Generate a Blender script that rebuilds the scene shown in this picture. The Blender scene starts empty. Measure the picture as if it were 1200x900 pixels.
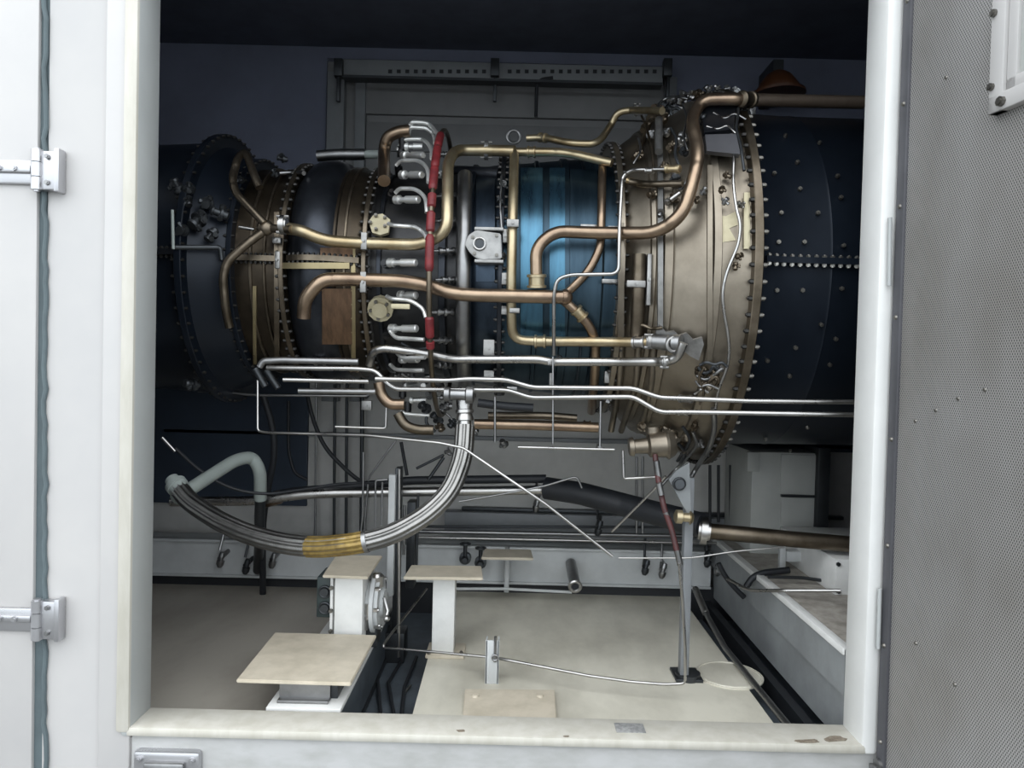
import bpy, bmesh, math, random
from mathutils import Vector, Matrix
random.seed(4)
S = bpy.context.scene
COL = S.collection
PI = math.pi
# ------------------------------------------------------------------ camera
F = 867.0
CAM = Vector((0.0, -2.54, 1.27))
PIT, ROL = math.radians(1.27), math.radians(1.42)
f_ = Vector((0, math.cos(PIT), -math.sin(PIT)))
r0 = Vector((1, 0, 0)); u0 = Vector((0, math.sin(PIT), math.cos(PIT)))
Rv = math.cos(ROL) * r0 + math.sin(ROL) * u0
Uv = -math.sin(ROL) * r0 + math.cos(ROL) * u0
cd = bpy.data.cameras.new('camera'); cam = bpy.data.objects.new('camera', cd); COL.objects.link(cam)
m = Matrix((Rv, Uv, -f_)).transposed().to_4x4(); m.translation = CAM
cam.matrix_world = m
cd.sensor_fit = 'HORIZONTAL'; cd.sensor_width = 36; cd.lens = F / 1200 * 36; cd.clip_start = 0.02
S.camera = cam

def ray(px, py):
    d = f_ + Rv * ((px - 600) / F) - Uv * ((py - 450) / F)
    return d / d.y
def P(px, py, D):                                    # a point of the place at distance D in front of the door side
    return CAM + ray(px, py) * D
# ------------------------------------------------------------------ engine profile
AX = Vector((0, 1.21, 1.72))
PROF = [(-2.6, .52), (-1.75, .60), (-1.42, .62), (-1.40, .60), (-1.24, .53), (-1.235, .50), (-1.02, .485), (-1.0, .50), (-.95, .535), (-.90, .545),
        (-.82, .54), (-.78, .525), (-.66, .485), (-.64, .475), (-.30, .50), (-.26, .52), (-.06, .555), (.43, .60), (.47, .64),
        (.56, .70), (.60, .735), (.77, .835), (.90, .86), (.94, .845), (1.05, .81), (2.5, .79)]
def RAD(x):
    for (a, ra), (b, rb) in zip(PROF, PROF[1:]):
        if x <= b: return ra + (rb - ra) * max(0, min(1, (x - a) / (b - a)))
    return PROF[-1][1]
def SD(px, py, off):                                 # distance at which a sight line meets the casing grown by off
    d = ray(px, py); D = 3.1
    for _ in range(14):
        r = RAD(CAM.x + d.x * D) + off
        oy, oz = CAM.y - AX.y, CAM.z - AX.z
        a = d.y * d.y + d.z * d.z; b = d.y * oy + d.z * oz; c = oy * oy + oz * oz - r * r
        q = b * b - a * c
        D = (-b - math.sqrt(q)) / a if q > 0 else -b / a
    return D
def SP(px, py, off): return P(px, py, SD(px, py, off))
def SN(p):                                           # outward direction of the casing at p
    v = Vector((0, p.y - AX.y, p.z - AX.z)); return v.normalized()
# ------------------------------------------------------------------ materials
def mat(name, col, rough=.5, metal=0., noise=None, scale=6., bump=0., var=.25, stretch=None, spec=None, emit=None, coat=0):
    M = bpy.data.materials.new(name); M.use_nodes = True
    nt = M.node_tree; b = nt.nodes['Principled BSDF']
    b.inputs['Base Color'].default_value = (*col, 1); b.inputs['Roughness'].default_value = rough; b.inputs['Metallic'].default_value = metal
    if spec is not None: b.inputs['Specular IOR Level'].default_value = spec
    if emit: b.inputs['Emission Color'].default_value = (*emit[0], 1); b.inputs['Emission Strength'].default_value = emit[1]
    tc = nt.nodes.new('ShaderNodeTexCoord'); mp = nt.nodes.new('ShaderNodeMapping')
    if stretch: mp.inputs['Scale'].default_value = stretch
    nt.links.new(tc.outputs['Object'], mp.inputs['Vector'])
    nz = nt.nodes.new('ShaderNodeTexNoise'); nz.inputs['Scale'].default_value = scale; nz.inputs['Detail'].default_value = 6; nz.inputs['Roughness'].default_value = .62
    nt.links.new(mp.outputs['Vector'], nz.inputs['Vector'])
    cr = nt.nodes.new('ShaderNodeValToRGB')
    c2 = noise if noise else tuple(c * (1 - var) for c in col)
    cr.color_ramp.elements[0].position = .35; cr.color_ramp.elements[1].position = .62
    cr.color_ramp.elements[0].color = (*c2, 1); cr.color_ramp.elements[1].color = (*col, 1)
    nt.links.new(nz.outputs['Fac'], cr.inputs['Fac']); nt.links.new(cr.outputs['Color'], b.inputs['Base Color'])
    mr = nt.nodes.new('ShaderNodeMapRange'); mr.inputs['To Min'].default_value = max(.03, rough - .08); mr.inputs['To Max'].default_value = min(1, rough + .1)
    nt.links.new(nz.outputs['Fac'], mr.inputs['Value']); nt.links.new(mr.outputs['Result'], b.inputs['Roughness'])
    if bump:
        bp = nt.nodes.new('ShaderNodeBump'); bp.inputs['Strength'].default_value = bump; bp.inputs['Distance'].default_value = .004
        nt.links.new(nz.outputs['Fac'], bp.inputs['Height']); nt.links.new(bp.outputs['Normal'], b.inputs['Normal'])
    return M
MT = {}
MT['white'] = mat('white_paint', (.475, .462, .45), .38, noise=(.445, .435, .428), scale=2.5)
MT['dirtywhite'] = mat('dirty_white_paint', (.45, .45, .445), .45, noise=(.36, .36, .345), scale=5, stretch=(1, 1, 2.5))
MT['cream'] = mat('cream_weatherstrip', (.52, .50, .445), .5, noise=(.45, .43, .37), scale=6, stretch=(3, 3, .6))
MT['jamb'] = mat('grey_white_jamb', (.40, .415, .41), .42, var=.08, scale=3)
MT['jamblit'] = mat('lit_jamb_paint', (.74, .74, .72), .42, var=.08, scale=3)  # paler copy of the jamb paint; light from the left is put into it
MT['peeled'] = mat('peeled_paint', (.26, .22, .17), .7, noise=(.14, .11, .08), scale=60)
MT['gap'] = mat('dark_rubber_gap', (.10, .13, .14), .8)
MT['chrome'] = mat('bright_hinge_metal', (.50, .50, .515), .28, .85, var=.1)
MT['floor'] = mat('floor_paint', (.36, .335, .29), .42, noise=(.25, .225, .19), scale=2.2, bump=.1, stretch=(1, .5, 1))
MT['floorpale'] = mat('pale_floor_paint', (.66, .63, .535), .42, noise=(.47, .445, .37), scale=2.8, bump=.1, stretch=(1, .6, 1))
MT['plate'] = mat('beige_plate_paint', (.56, .50, .40), .5, noise=(.46, .41, .32), scale=11)
MT['postwhite'] = mat('post_white_paint', (.70, .70, .68), .5, var=.12, scale=9)
MT['skid'] = mat('skid_grey_white', (.52, .535, .535), .5, var=.15, scale=5)
MT['skidgrey'] = mat('mid_grey_paint', (.27, .285, .29), .5, noise=(.20, .21, .215), scale=5)  # darker than the skid paint, for the side web and gusset
MT['wallin'] = mat('interior_wall_shaded', (.19, .19, .19), .55, noise=(.15, .15, .152), scale=2)  # light grey wall; the upper part's shade is put into this darker tone
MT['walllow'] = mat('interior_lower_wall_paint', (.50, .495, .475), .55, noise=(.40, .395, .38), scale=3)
MT['navy'] = mat('navy_wall_shade', (.03, .045, .07), .7, var=.25, scale=3)
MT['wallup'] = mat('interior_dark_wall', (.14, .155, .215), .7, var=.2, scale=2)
MT['column'] = mat('interior_column_paint', (.20, .21, .22), .5, var=.15, scale=4)
MT['ceil'] = mat('dark_ceiling', (.115, .13, .175), .8, var=.2)
MT['black'] = mat('black_rubber', (.014, .016, .02), .55)
MT['darksteel'] = mat('dark_steel', (.06, .065, .07), .4, .7)
MT['pit'] = mat('dark_pit', (.10, .12, .14), .5, noise=(.055, .066, .078), scale=7, bump=.2)
MT['silver'] = mat('stainless_tube', (.48, .47, .455), .28, 1, var=.2, scale=9)
MT['brightsteel'] = mat('satin_bright_steel', (.80, .80, .78), .40, .75, var=.12, scale=9)
MT['dullsilver'] = mat('dull_stainless', (.33, .33, .33), .36, 1, var=.3, scale=7)
MT['brass'] = mat('straw_tinted_tube', (.50, .425, .285), .35, .9, noise=(.36, .28, .165), scale=7)
MT['copper'] = mat('heat_browned_tube', (.36, .27, .19), .3, .95, noise=(.225, .16, .115), scale=7)
MT['copperdull'] = mat('matte_brown_tube', (.16, .12, .09), .5, .3, var=.3, scale=7)  # end of the copper pipe; its lit look is put into a matte brown
MT['bronze'] = mat('dark_bronze_tube', (.20, .165, .125), .36, .95, noise=(.11, .09, .065), scale=8)
MT['tan'] = mat('tan_casing', (.32, .280, .225), .38, .93, noise=(.19, .163, .128), scale=3.2, bump=.05)
MT['brown'] = mat('browned_casing', (.068, .053, .037), .34, .85, noise=(.03, .024, .019), scale=5)
MT['rustplate'] = mat('rust_brown_plate', (.19, .115, .07), .42, .7, noise=(.11, .07, .045), scale=12, stretch=(4, 1, 1))
MT['gold'] = mat('gold_strip', (.40, .33, .19), .4, .8, var=.25)
MT['patch'] = mat('straw_patch', (.52, .47, .32), .5, .3, noise=(.40, .35, .23), scale=14)
MT['darkcase'] = mat('dark_casing', (.05, .055, .066), .34, .8, noise=(.025, .028, .034), scale=4)
MT['combust'] = mat('smoky_casing', (.055, .055, .056), .38, .8, noise=(.028, .028, .03), scale=5)
MT['blackcase'] = mat('black_casing', (.012, .017, .026), .34, .3, noise=(.007, .010, .016), scale=2.6, stretch=(1, .8, .8), spec=.3)
MT['blue'] = mat('blued_casing', (.052, .086, .116), .34, .9, noise=(.028, .050, .070), scale=3, stretch=(5, .7, .7))
MT['bluelight'] = mat('blued_highlight_band', (.08, .19, .275), .28, .9, noise=(.045, .10, .15), scale=4, stretch=(5, .7, .7))
MT['bluedark'] = mat('blued_dark_casing', (.045, .062, .085), .3, .9, noise=(.025, .034, .048), scale=4, stretch=(3, 1, 1))
MT['red'] = mat('red_sleeve', (.20, .02, .024), .5, noise=(.11, .013, .016), scale=20)
MT['reddark'] = mat('dark_red_sleeve', (.075, .02, .02), .5, noise=(.03, .012, .012), scale=18)
MT['greyplate'] = mat('grey_gearbox_plate', (.10, .10, .11), .5, .4, var=.2)
MT['bracket'] = mat('bright_bracket', (.33, .325, .315), .38, .8, var=.3, scale=20)
MT['boltm'] = mat('bolt_steel', (.22, .21, .19), .4, .9, var=.3)
MT['boltdark'] = mat('bolt_dark', (.06, .058, .055), .45, .8, var=.3, scale=30)
MT['boltbright'] = mat('bolt_bright', (.70, .69, .64), .4, .4, var=.1)
MT['yellow'] = mat('amber_tape', (.26, .18, .05), .36, .4, noise=(.14, .09, .025), scale=30)
MT['paleduct'] = mat('pale_green_pipe', (.33, .37, .35), .5, .1, var=.15)
MT['orange'] = mat('orange_plastic', (.085, .028, .008), .5, var=.2)
MT['green'] = mat('dark_green_box', (.03, .045, .045), .5)
MT['greylabel'] = mat('grey_label', (.20, .20, .20), .5, noise=(.34, .34, .33), scale=60)
MT['cabinet'] = mat('pale_grey_cabinet', (.42, .43, .41), .5, var=.1)
MT['pane'] = mat('pale_window_glass', (.36, .37, .35), .15, var=.06)
MT['dirtyplatform'] = mat('dirty_platform', (.40, .37, .33), .6, noise=(.24, .22, .19), scale=14)
MT['concrete'] = mat('dark_asphalt', (.13, .13, .125), .85, var=.25, scale=3)

# woven braid
M = mat('steel_braid', (.26, .255, .245), .34, 1, var=.2, scale=20); nt = M.node_tree; b = nt.nodes['Principled BSDF']
uv = nt.nodes.new('ShaderNodeUVMap')
w1 = nt.nodes.new('ShaderNodeTexWave'); w2 = nt.nodes.new('ShaderNodeTexWave')
for w, s in ((w1, 1), (w2, -1)):
    mp = nt.nodes.new('ShaderNodeMapping'); mp.inputs['Rotation'].default_value = (0, 0, s * .9); mp.inputs['Scale'].default_value = (1, 1, 1)
    nt.links.new(uv.outputs['UV'], mp.inputs['Vector']); nt.links.new(mp.outputs['Vector'], w.inputs['Vector']); w.inputs['Scale'].default_value = 34
mx = nt.nodes.new('ShaderNodeMath'); mx.operation = 'MAXIMUM'
nt.links.new(w1.outputs['Fac'], mx.inputs[0]); nt.links.new(w2.outputs['Fac'], mx.inputs[1])
bp = nt.nodes.new('ShaderNodeBump'); bp.inputs['Strength'].default_value = .18; bp.inputs['Distance'].default_value = .002
nt.links.new(mx.outputs[0], bp.inputs['Height']); nt.links.new(bp.outputs['Normal'], b.inputs['Normal'])
MT['braid'] = M
# perforated sheet: round holes on a staggered grid
M = mat('perforated_sheet', (.40, .39, .38), .45, .45, noise=(.31, .295, .275), scale=2.2, stretch=(1, 1, .5)); nt = M.node_tree; b = nt.nodes['Principled BSDF']
src = b.inputs['Base Color'].links[0].from_socket
tc = nt.nodes.new('ShaderNodeTexCoord'); sx = nt.nodes.new('ShaderNodeSeparateXYZ'); nt.links.new(tc.outputs['Object'], sx.inputs[0])
def mth(op, a, bb=None):
    n = nt.nodes.new('ShaderNodeMath'); n.operation = op
    for i, v in enumerate((a, bb)):
        if v is None: continue
        if isinstance(v, (int, float)): n.inputs[i].default_value = v
        else: nt.links.new(v, n.inputs[i])
    return n.outputs[0]
k = 2 * PI / .0085
a_ = mth('SINE', mth('MULTIPLY', mth('ADD', sx.outputs['X'], mth('MULTIPLY', sx.outputs['Z'], .58)), k))
b_ = mth('SINE', mth('MULTIPLY', mth('SUBTRACT', sx.outputs['X'], mth('MULTIPLY', sx.outputs['Z'], .58)), k))
h = mth('ADD', a_, b_)
mr = nt.nodes.new('ShaderNodeMapRange'); mr.inputs['From Min'].default_value = .25; mr.inputs['From Max'].default_value = .75
nt.links.new(h, mr.inputs['Value'])
mix = nt.nodes.new('ShaderNodeMix'); mix.data_type = 'RGBA'
nt.links.new(mr.outputs['Result'], mix.inputs['Factor']); nt.links.new(src, mix.inputs['A']); mix.inputs['B'].default_value = (.085, .083, .08, 1)
nt.links.new(mix.outputs['Result'], b.inputs['Base Color'])
MT['perf'] = M
# ------------------------------------------------------------------ mesh helpers
def nbm(): return bmesh.new()
def box(bm, lo, hi, bev=0., R=None, c=None):
    lo, hi = Vector(lo), Vector(hi); mid = (lo + hi) / 2; d = hi - lo
    T = Matrix.Translation(mid) if R is None else Matrix.Translation(c if c is not None else mid) @ R
    r = bmesh.ops.create_cube(bm, size=1, matrix=T @ Matrix.Diagonal((abs(d.x), abs(d.y), abs(d.z), 1)))
    if bev:
        es = list({e for v in r['verts'] for e in v.link_edges})
        bmesh.ops.bevel(bm, geom=es, offset=bev, segments=2, affect='EDGES', profile=.5)
    return bm
def frame_of(t, ref=None):
    t = t.normalized()
    if ref is None or abs(ref.dot(t)) > .95: ref = Vector((0, 0, 1)) if abs(t.z) < .9 else Vector((1, 0, 0))
    a = (ref - t * ref.dot(t)).normalized(); return a, t.cross(a)
def tube(bm, pts, r, seg=14, caps=True, rs=None, uvs=False, lobes=0):
    pts = [Vector(p) for p in pts]
    q = [pts[0]]
    for p in pts[1:]:
        if (p - q[-1]).length > 1e-5: q.append(p)
    pts = q; n = len(pts); rings = []; a = None
    for i, p in enumerate(pts):
        t = (pts[min(i + 1, n - 1)] - pts[max(i - 1, 0)])
        if t.length < 1e-7: t = Vector((1, 0, 0))
        t.normalize()
        a, b = frame_of(t, a)
        rr = (rs[min(i, len(rs) - 1)] if rs else r)
        rings.append([bm.verts.new(p + (a * math.cos(2 * PI * j / seg) + b * math.sin(2 * PI * j / seg)) * rr * (1 + (.045 * math.cos(lobes * 2 * PI * j / seg) if lobes else 0))) for j in range(seg)])
    ul = bm.loops.layers.uv.verify() if uvs else None
    L = 0
    for i in range(n - 1):
        dl = (pts[i + 1] - pts[i]).length
        for j in range(seg):
            fc = bm.faces.new((rings[i][j], rings[i][(j + 1) % seg], rings[i + 1][(j + 1) % seg], rings[i + 1][j]))
            if uvs:
                for lp, (u, v) in zip(fc.loops, ((j, L), (j + 1, L), (j + 1, L + dl), (j, L + dl))):
                    lp[ul].uv = (u / seg * 2 * PI * r, v)
        L += dl
    if caps:
        bm.faces.new(rings[0][::-1]); bm.faces.new(rings[-1])
    return bm
def cyl(bm, p, q, r, seg=18, r2=None):
    return tube(bm, [p, q], r, seg, True, rs=[r, r if r2 is None else r2])
def steps(bm, p, q, prof, seg=20):                   # turned shape: prof = (0..1 along, radius)
    p, q = Vector(p), Vector(q); a, b = frame_of(q - p); rings = []
    for t, r in prof:
        c = p.lerp(q, t); rings.append([bm.verts.new(c + (a * math.cos(2 * PI * j / seg) + b * math.sin(2 * PI * j / seg)) * r) for j in range(seg)])
    for A, B in zip(rings, rings[1:]):
        for j in range(seg): bm.faces.new((A[j], A[(j + 1) % seg], B[(j + 1) % seg], B[j]))
    bm.faces.new(rings[0][::-1]); bm.faces.new(rings[-1]); return bm
def lathe_x(bm, prof, seg=160, closed=False):        # round the engine axis
    rings = []
    for x, r in prof:
        rings.append([bm.verts.new((x, AX.y - r * math.cos(2 * PI * j / seg), AX.z + r * math.sin(2 * PI * j / seg))) for j in range(seg)])
    prs = list(zip(rings, rings[1:])) + ([(rings[-1], rings[0])] if closed else [])
    for A, B in prs:
        for j in range(seg): bm.faces.new((A[j], B[j], B[(j + 1) % seg], A[(j + 1) % seg]))
    return bm
def prism(bm, pts, n, th):                            # outline of points, given a thickness along n
    n = Vector(n).normalized(); A = [bm.verts.new(Vector(p)) for p in pts]; B = [bm.verts.new(Vector(p) + n * th) for p in pts]
    bm.faces.new(A[::-1]); bm.faces.new(B)
    k = len(A)
    for i in range(k): bm.faces.new((A[i], A[(i + 1) % k], B[(i + 1) % k], B[i]))
    return bm
def hexb(bm, p, d, r, h, seg=6):
    p = Vector(p); d = Vector(d).normalized(); cyl(bm, p - d * .002, p + d * h, r, seg)
    cyl(bm, p + d * h, p + d * (h * 1.35), r * .6, 8); return bm
def torus(bm, c, n, R, r, seg=28, ss=8, a0=0, a1=2 * PI):
    a, b = frame_of(Vector(n)); full = abs(a1 - a0 - 2 * PI) < 1e-6
    pts = [Vector(c) + (a * math.cos(a0 + (a1 - a0) * i / seg) + b * math.sin(a0 + (a1 - a0) * i / seg)) * R for i in range(seg + 1)]
    tube(bm, pts, r, ss, not full); return bm
def obj(name, bm, ma, parent=None, label=None, kind=None, smooth=38):
    bmesh.ops.recalc_face_normals(bm, faces=bm.faces)
    off = Vector((0, 0, 0))
    if parent is not None:
        o = parent
        while o is not None: off = off + Vector(o.get('_loc', (0, 0, 0))); o = o.parent
    else:
        vs = [v.co for v in bm.verts]
        off = Vector(((min(v.x for v in vs) + max(v.x for v in vs)) / 2, (min(v.y for v in vs) + max(v.y for v in vs)) / 2, min(v.z for v in vs)))
    for v in bm.verts: v.co -= off
    for f in bm.faces: f.smooth = True
    me = bpy.data.meshes.new(name); bm.to_mesh(me); bm.free()
    me.set_sharp_from_angle(angle=math.radians(smooth))
    me.materials.append(MT[ma] if isinstance(ma, str) else ma)
    o = bpy.data.objects.new(name, me); COL.objects.link(o)
    if parent is not None: o.parent = parent
    else: o.location = off; o['_loc'] = tuple(off)
    if label: o['label'] = label
    if kind: o['kind'] = kind
    return o
def tag(o, label, cat, group=None, kind=None):
    o['label'] = label; o['category'] = cat
    if group: o['group'] = group
    if kind: o['kind'] = kind
    return o
def thing(name, label, cat, loc, group=None):
    o = bpy.data.objects.new(name, None); COL.objects.link(o); o.location = loc; o['_loc'] = tuple(loc); o.empty_display_size = .05
    return tag(o, label, cat, group)
def struct(name, bm, ma, label=None, parent=None):
    o = obj(name, bm, ma, parent)
    if parent is None: o['kind'] = 'structure'
    if label: o['label'] = label
    return o
# rounded path through sight points; each point (x, y[, off]); fillet in pixels
def path2(pts, fil=14, step=6):
    pts = [tuple(p) + (None,) * (3 - len(p)) for p in pts]
    vals = [p[2] for p in pts]
    if any(v is not None for v in vals):
        last = next(v for v in vals if v is not None); vals = [(last := v if v is not None else last) for v in vals]
    V = [Vector((p[0], p[1], v or 0)) for p, v in zip(pts, vals)]
    out = [V[0]]
    for i in range(1, len(V) - 1):
        a, b, c = V[i - 1], V[i], V[i + 1]
        la, lc = (a - b).to_2d().length, (c - b).to_2d().length
        f = min(fil, la * .48, lc * .48)
        p, q = b + (a - b) * (f / max(la, 1e-6)), b + (c - b) * (f / max(lc, 1e-6))
        k = 7
        for j in range(k + 1):
            t = j / k; out.append(p * (1 - t) ** 2 + b * 2 * t * (1 - t) + q * t * t)
    out.append(V[-1])
    res = [out[0]]
    for a, b in zip(out, out[1:]):
        n = max(1, int((b - a).to_2d().length / step))
        for j in range(1, n + 1): res.append(a.lerp(b, j / n))
    return res
def route(pts, off=None, D=None, fil=14, smooth=6):   # -> world points and pixel scale
    Q = path2(pts, fil)
    if D is not None:
        if isinstance(D, (int, float)): ds = [D] * len(Q)
        else:                                         # distances spread by path length
            L = [0]
            for a, b in zip(Q, Q[1:]): L.append(L[-1] + (b - a).to_2d().length)
            ds = []
            for l in L:
                t = l / L[-1] * (len(D) - 1); i = min(int(t), len(D) - 2); ds.append(D[i] + (D[i + 1] - D[i]) * (t - i))
    else:
        ds = [SD(q.x, q.y, off if off is not None else q.z) for q in Q]
        for _ in range(smooth):
            ds = [ds[0]] + [(ds[i - 1] + ds[i] * 2 + ds[i + 1]) / 4 for i in range(1, len(ds) - 1)] + [ds[-1]]
    return [P(q.x, q.y, d) for q, d in zip(Q, ds)], sum(ds) / len(ds)
def pipe(name, pts, rpx, ma, parent, off=None, D=None, fil=14, label=None, seg=14, kind=None):
    w, d = route(pts, off, D, fil)
    bm = nbm(); tube(bm, w, rpx * d / F, seg)
    return obj(name, bm, ma, parent, label, kind, smooth=60)
def bpx(bm, x0, y0, x1, y1, D, dep, bev=0.):          # upright block whose front face fills a rectangle at distance D
    c = P((x0 + x1) / 2, (y0 + y1) / 2, D); w = abs(x1 - x0) * D / F / 2; h_ = abs(y1 - y0) * D / F / 2
    return box(bm, (c.x - w, c.y, c.z - h_), (c.x + w, c.y + dep, c.z + h_), bev)
# ================================================================== THE SHELL
XL, XR, ZT = -1.286, 1.234, 2.78
def wallbox(name, lo, hi, ma, bev=0, label=None):
    bm = nbm(); box(bm, lo, hi, bev); return struct(name, bm, ma, label)
fz = -0.10
# outside wall around the opening
bm = nbm()
box(bm, (-1.60, 0.0, -.9), (XL - .12, .12, 3.1)); box(bm, (XL - .12, 0.0, -.9), (XL, .12, -.045)); box(bm, (XL - .12, 0, ZT), (XR + .06, .12, 3.1)); box(bm, (XR + .06, .003, -.9), (2.6, .12, 3.1))
struct('wall_front', bm, 'white')
wallbox('wall_sill', (XL, -.004, -.9), (XR + .06, .12, -.03), 'dirtywhite', 0, 'scuffed white wall strip under the door opening')
# trims: vertical facing strip, cream edge, jambs
wallbox('trim_1', (XL - .115, -.014, -.75), (XL - .005, .02, 3.0), 'white', .006, 'raised white facing strip left of the opening')
bm = nbm(); box(bm, (XL - .035, -.022, -.035), (XL, .136, ZT), .012); struct('trim_2', bm, 'jamb', 'left door jamb')
bm = nbm(); box(bm, (XL - .05, -.026, -.02), (XL - .002, .01, ZT), .011); struct('trim_3', bm, 'cream', 'cream rounded edge of the left jamb')
bm = nbm(); box(bm, (XR, -.022, -.035), (XR + .058, .136, ZT), .016); struct('trim_4', bm, 'jamblit', 'right door jamb with its side light painted pale')
bm = nbm(); box(bm, (XL - .02, -.022, -.034), (XR + .02, .136, 0.0), .011); struct('trim_5', bm, 'cream', 'cream door sill')
bm = nbm(); box(bm, (XL - .03, -.022, ZT - .01), (XR + .05, .136, ZT + .05), .01); struct('trim_6', bm, 'jamb', 'door head')
wallbox('baseboard_front', (XL, .12, fz - .14), (XR, .136, -.03), 'pit')
for x0, x1, y0, y1, sd in ((930, 962, 866, 871, 1), (965, 992, 862, 870, 2), (534, 546, 855, 858, 3), (660, 668, 862, 864, 4)):
    random.seed(sd); ps = []
    for k in range(12):
        t = 2 * PI * k / 12; q = random.uniform(.7, 1.1); d = ray((x0 + x1) / 2 + (x1 - x0) / 2 * q * math.cos(t), (y0 + y1) / 2 + (y1 - y0) / 2 * q * math.sin(t)); ps.append(CAM + d * ((.0005 - CAM.z) / d.z))
    bm = nbm(); prism(bm, ps, (0, 0, 1), .001); struct('trim_18', bm, 'peeled', 'peeled paint patch on the sill')
# interior
BY = 2.16                                             # back wall
# floor with a cable pit between the white skid beam and the right hand floor plate
bm = nbm(); box(bm, (-3.0, .12, fz - .06), (-.86, BY + .3, fz)); struct('floor', bm, 'floor', 'worn beige painted floor')
pR0 = P(485, 838, 2.95); pR1 = P(520, 700, 4.3)
bm = nbm(); prism(bm, [(pR0.x + .005, .136, fz), (1.06, .136, fz), (1.06, 1.95, fz), (pR1.x, 1.95, fz)], (0, 0, -1), .06); struct('floor_plate', bm, 'floorpale', 'pale painted floor plate right of the cable pit')['kind'] = 'structure'
bm = nbm(); box(bm, (-3.0, .12, fz - .20), (3.0, BY + .3, fz - .14)); struct('floor_pit', bm, 'pit', 'dark floor of the pit')
# back wall: lower painted part, upper dark parts, middle panel with its shade put into the grey
z_ = lambda py, D: P(600, py, D).z
D5 = BY + 2.54
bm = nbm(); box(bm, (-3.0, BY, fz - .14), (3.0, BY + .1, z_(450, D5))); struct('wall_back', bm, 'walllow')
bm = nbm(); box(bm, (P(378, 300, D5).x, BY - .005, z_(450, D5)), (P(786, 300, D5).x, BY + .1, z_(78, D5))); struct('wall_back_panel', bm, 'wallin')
bm = nbm(); box(bm, (-2.6, BY - .03, z_(598, D5)), (P(362, 500, D5).x, BY, z_(400, D5))); box(bm, (P(800, 500, D5).x, BY - .03, z_(520, D5)), (2.6, BY, z_(430, D5))); struct('wall_back_shade', bm, 'navy', 'dark navy sheets painting shade on the back wall')  # added dark sheets; shade on the wall's sides is put into their colour
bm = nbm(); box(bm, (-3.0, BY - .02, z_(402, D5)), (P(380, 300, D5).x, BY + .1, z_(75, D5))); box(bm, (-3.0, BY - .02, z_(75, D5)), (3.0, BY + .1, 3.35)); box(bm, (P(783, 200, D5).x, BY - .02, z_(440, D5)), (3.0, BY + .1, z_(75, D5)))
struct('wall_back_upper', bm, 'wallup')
bm = nbm(); box(bm, (-2.7, .12, fz - .14), (-2.6, BY + .1, 3.3)); struct('wall_left', bm, 'wallup')
bm = nbm(); box(bm, (2.6, .12, fz - .14), (2.7, BY + .1, 3.3)); struct('wall_right', bm, 'wallup')
bm = nbm(); box(bm, (-2.7, .0, 3.25), (2.7, BY + .1, 3.35)); struct('ceiling', bm, 'ceil')
# columns and panels on the back wall
def back(name, x0, y0, x1, y1, ma, th=.04, bev=.004, D=D5, label=None, parent=None):
    bm = nbm(); bpx(bm, x0, y0, x1, y1, D - th, th, bev)
    return struct(name, bm, ma, label, parent)
back('trim_7', 380, 86, 400, 470, 'column', .07, label='left column of the back wall')
back('trim_8', 413, 86, 425, 470, 'column', .05, label='narrow column of the back wall')
back('trim_9', 424, 92, 780, 137, 'wallin', .03, label='upper panel of the back wall')
back('trim_10', 430, 147, 760, 180, 'wallin', .02, label='second panel of the back wall')
back('trim_11', 774, 92, 788, 470, 'column', .06, label='right column of the back wall')
back('trim_12', 540, 600, 990, 604, 'darksteel', .05, label='dark rail along the back wall')
back('trim_13', 190, 512, 1000, 517, 'column', .03, label='seam ledge of the back wall')
back('trim_14', 520, 604, 860, 630, 'column', .10, label='ledge panel low on the back wall')
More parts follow.
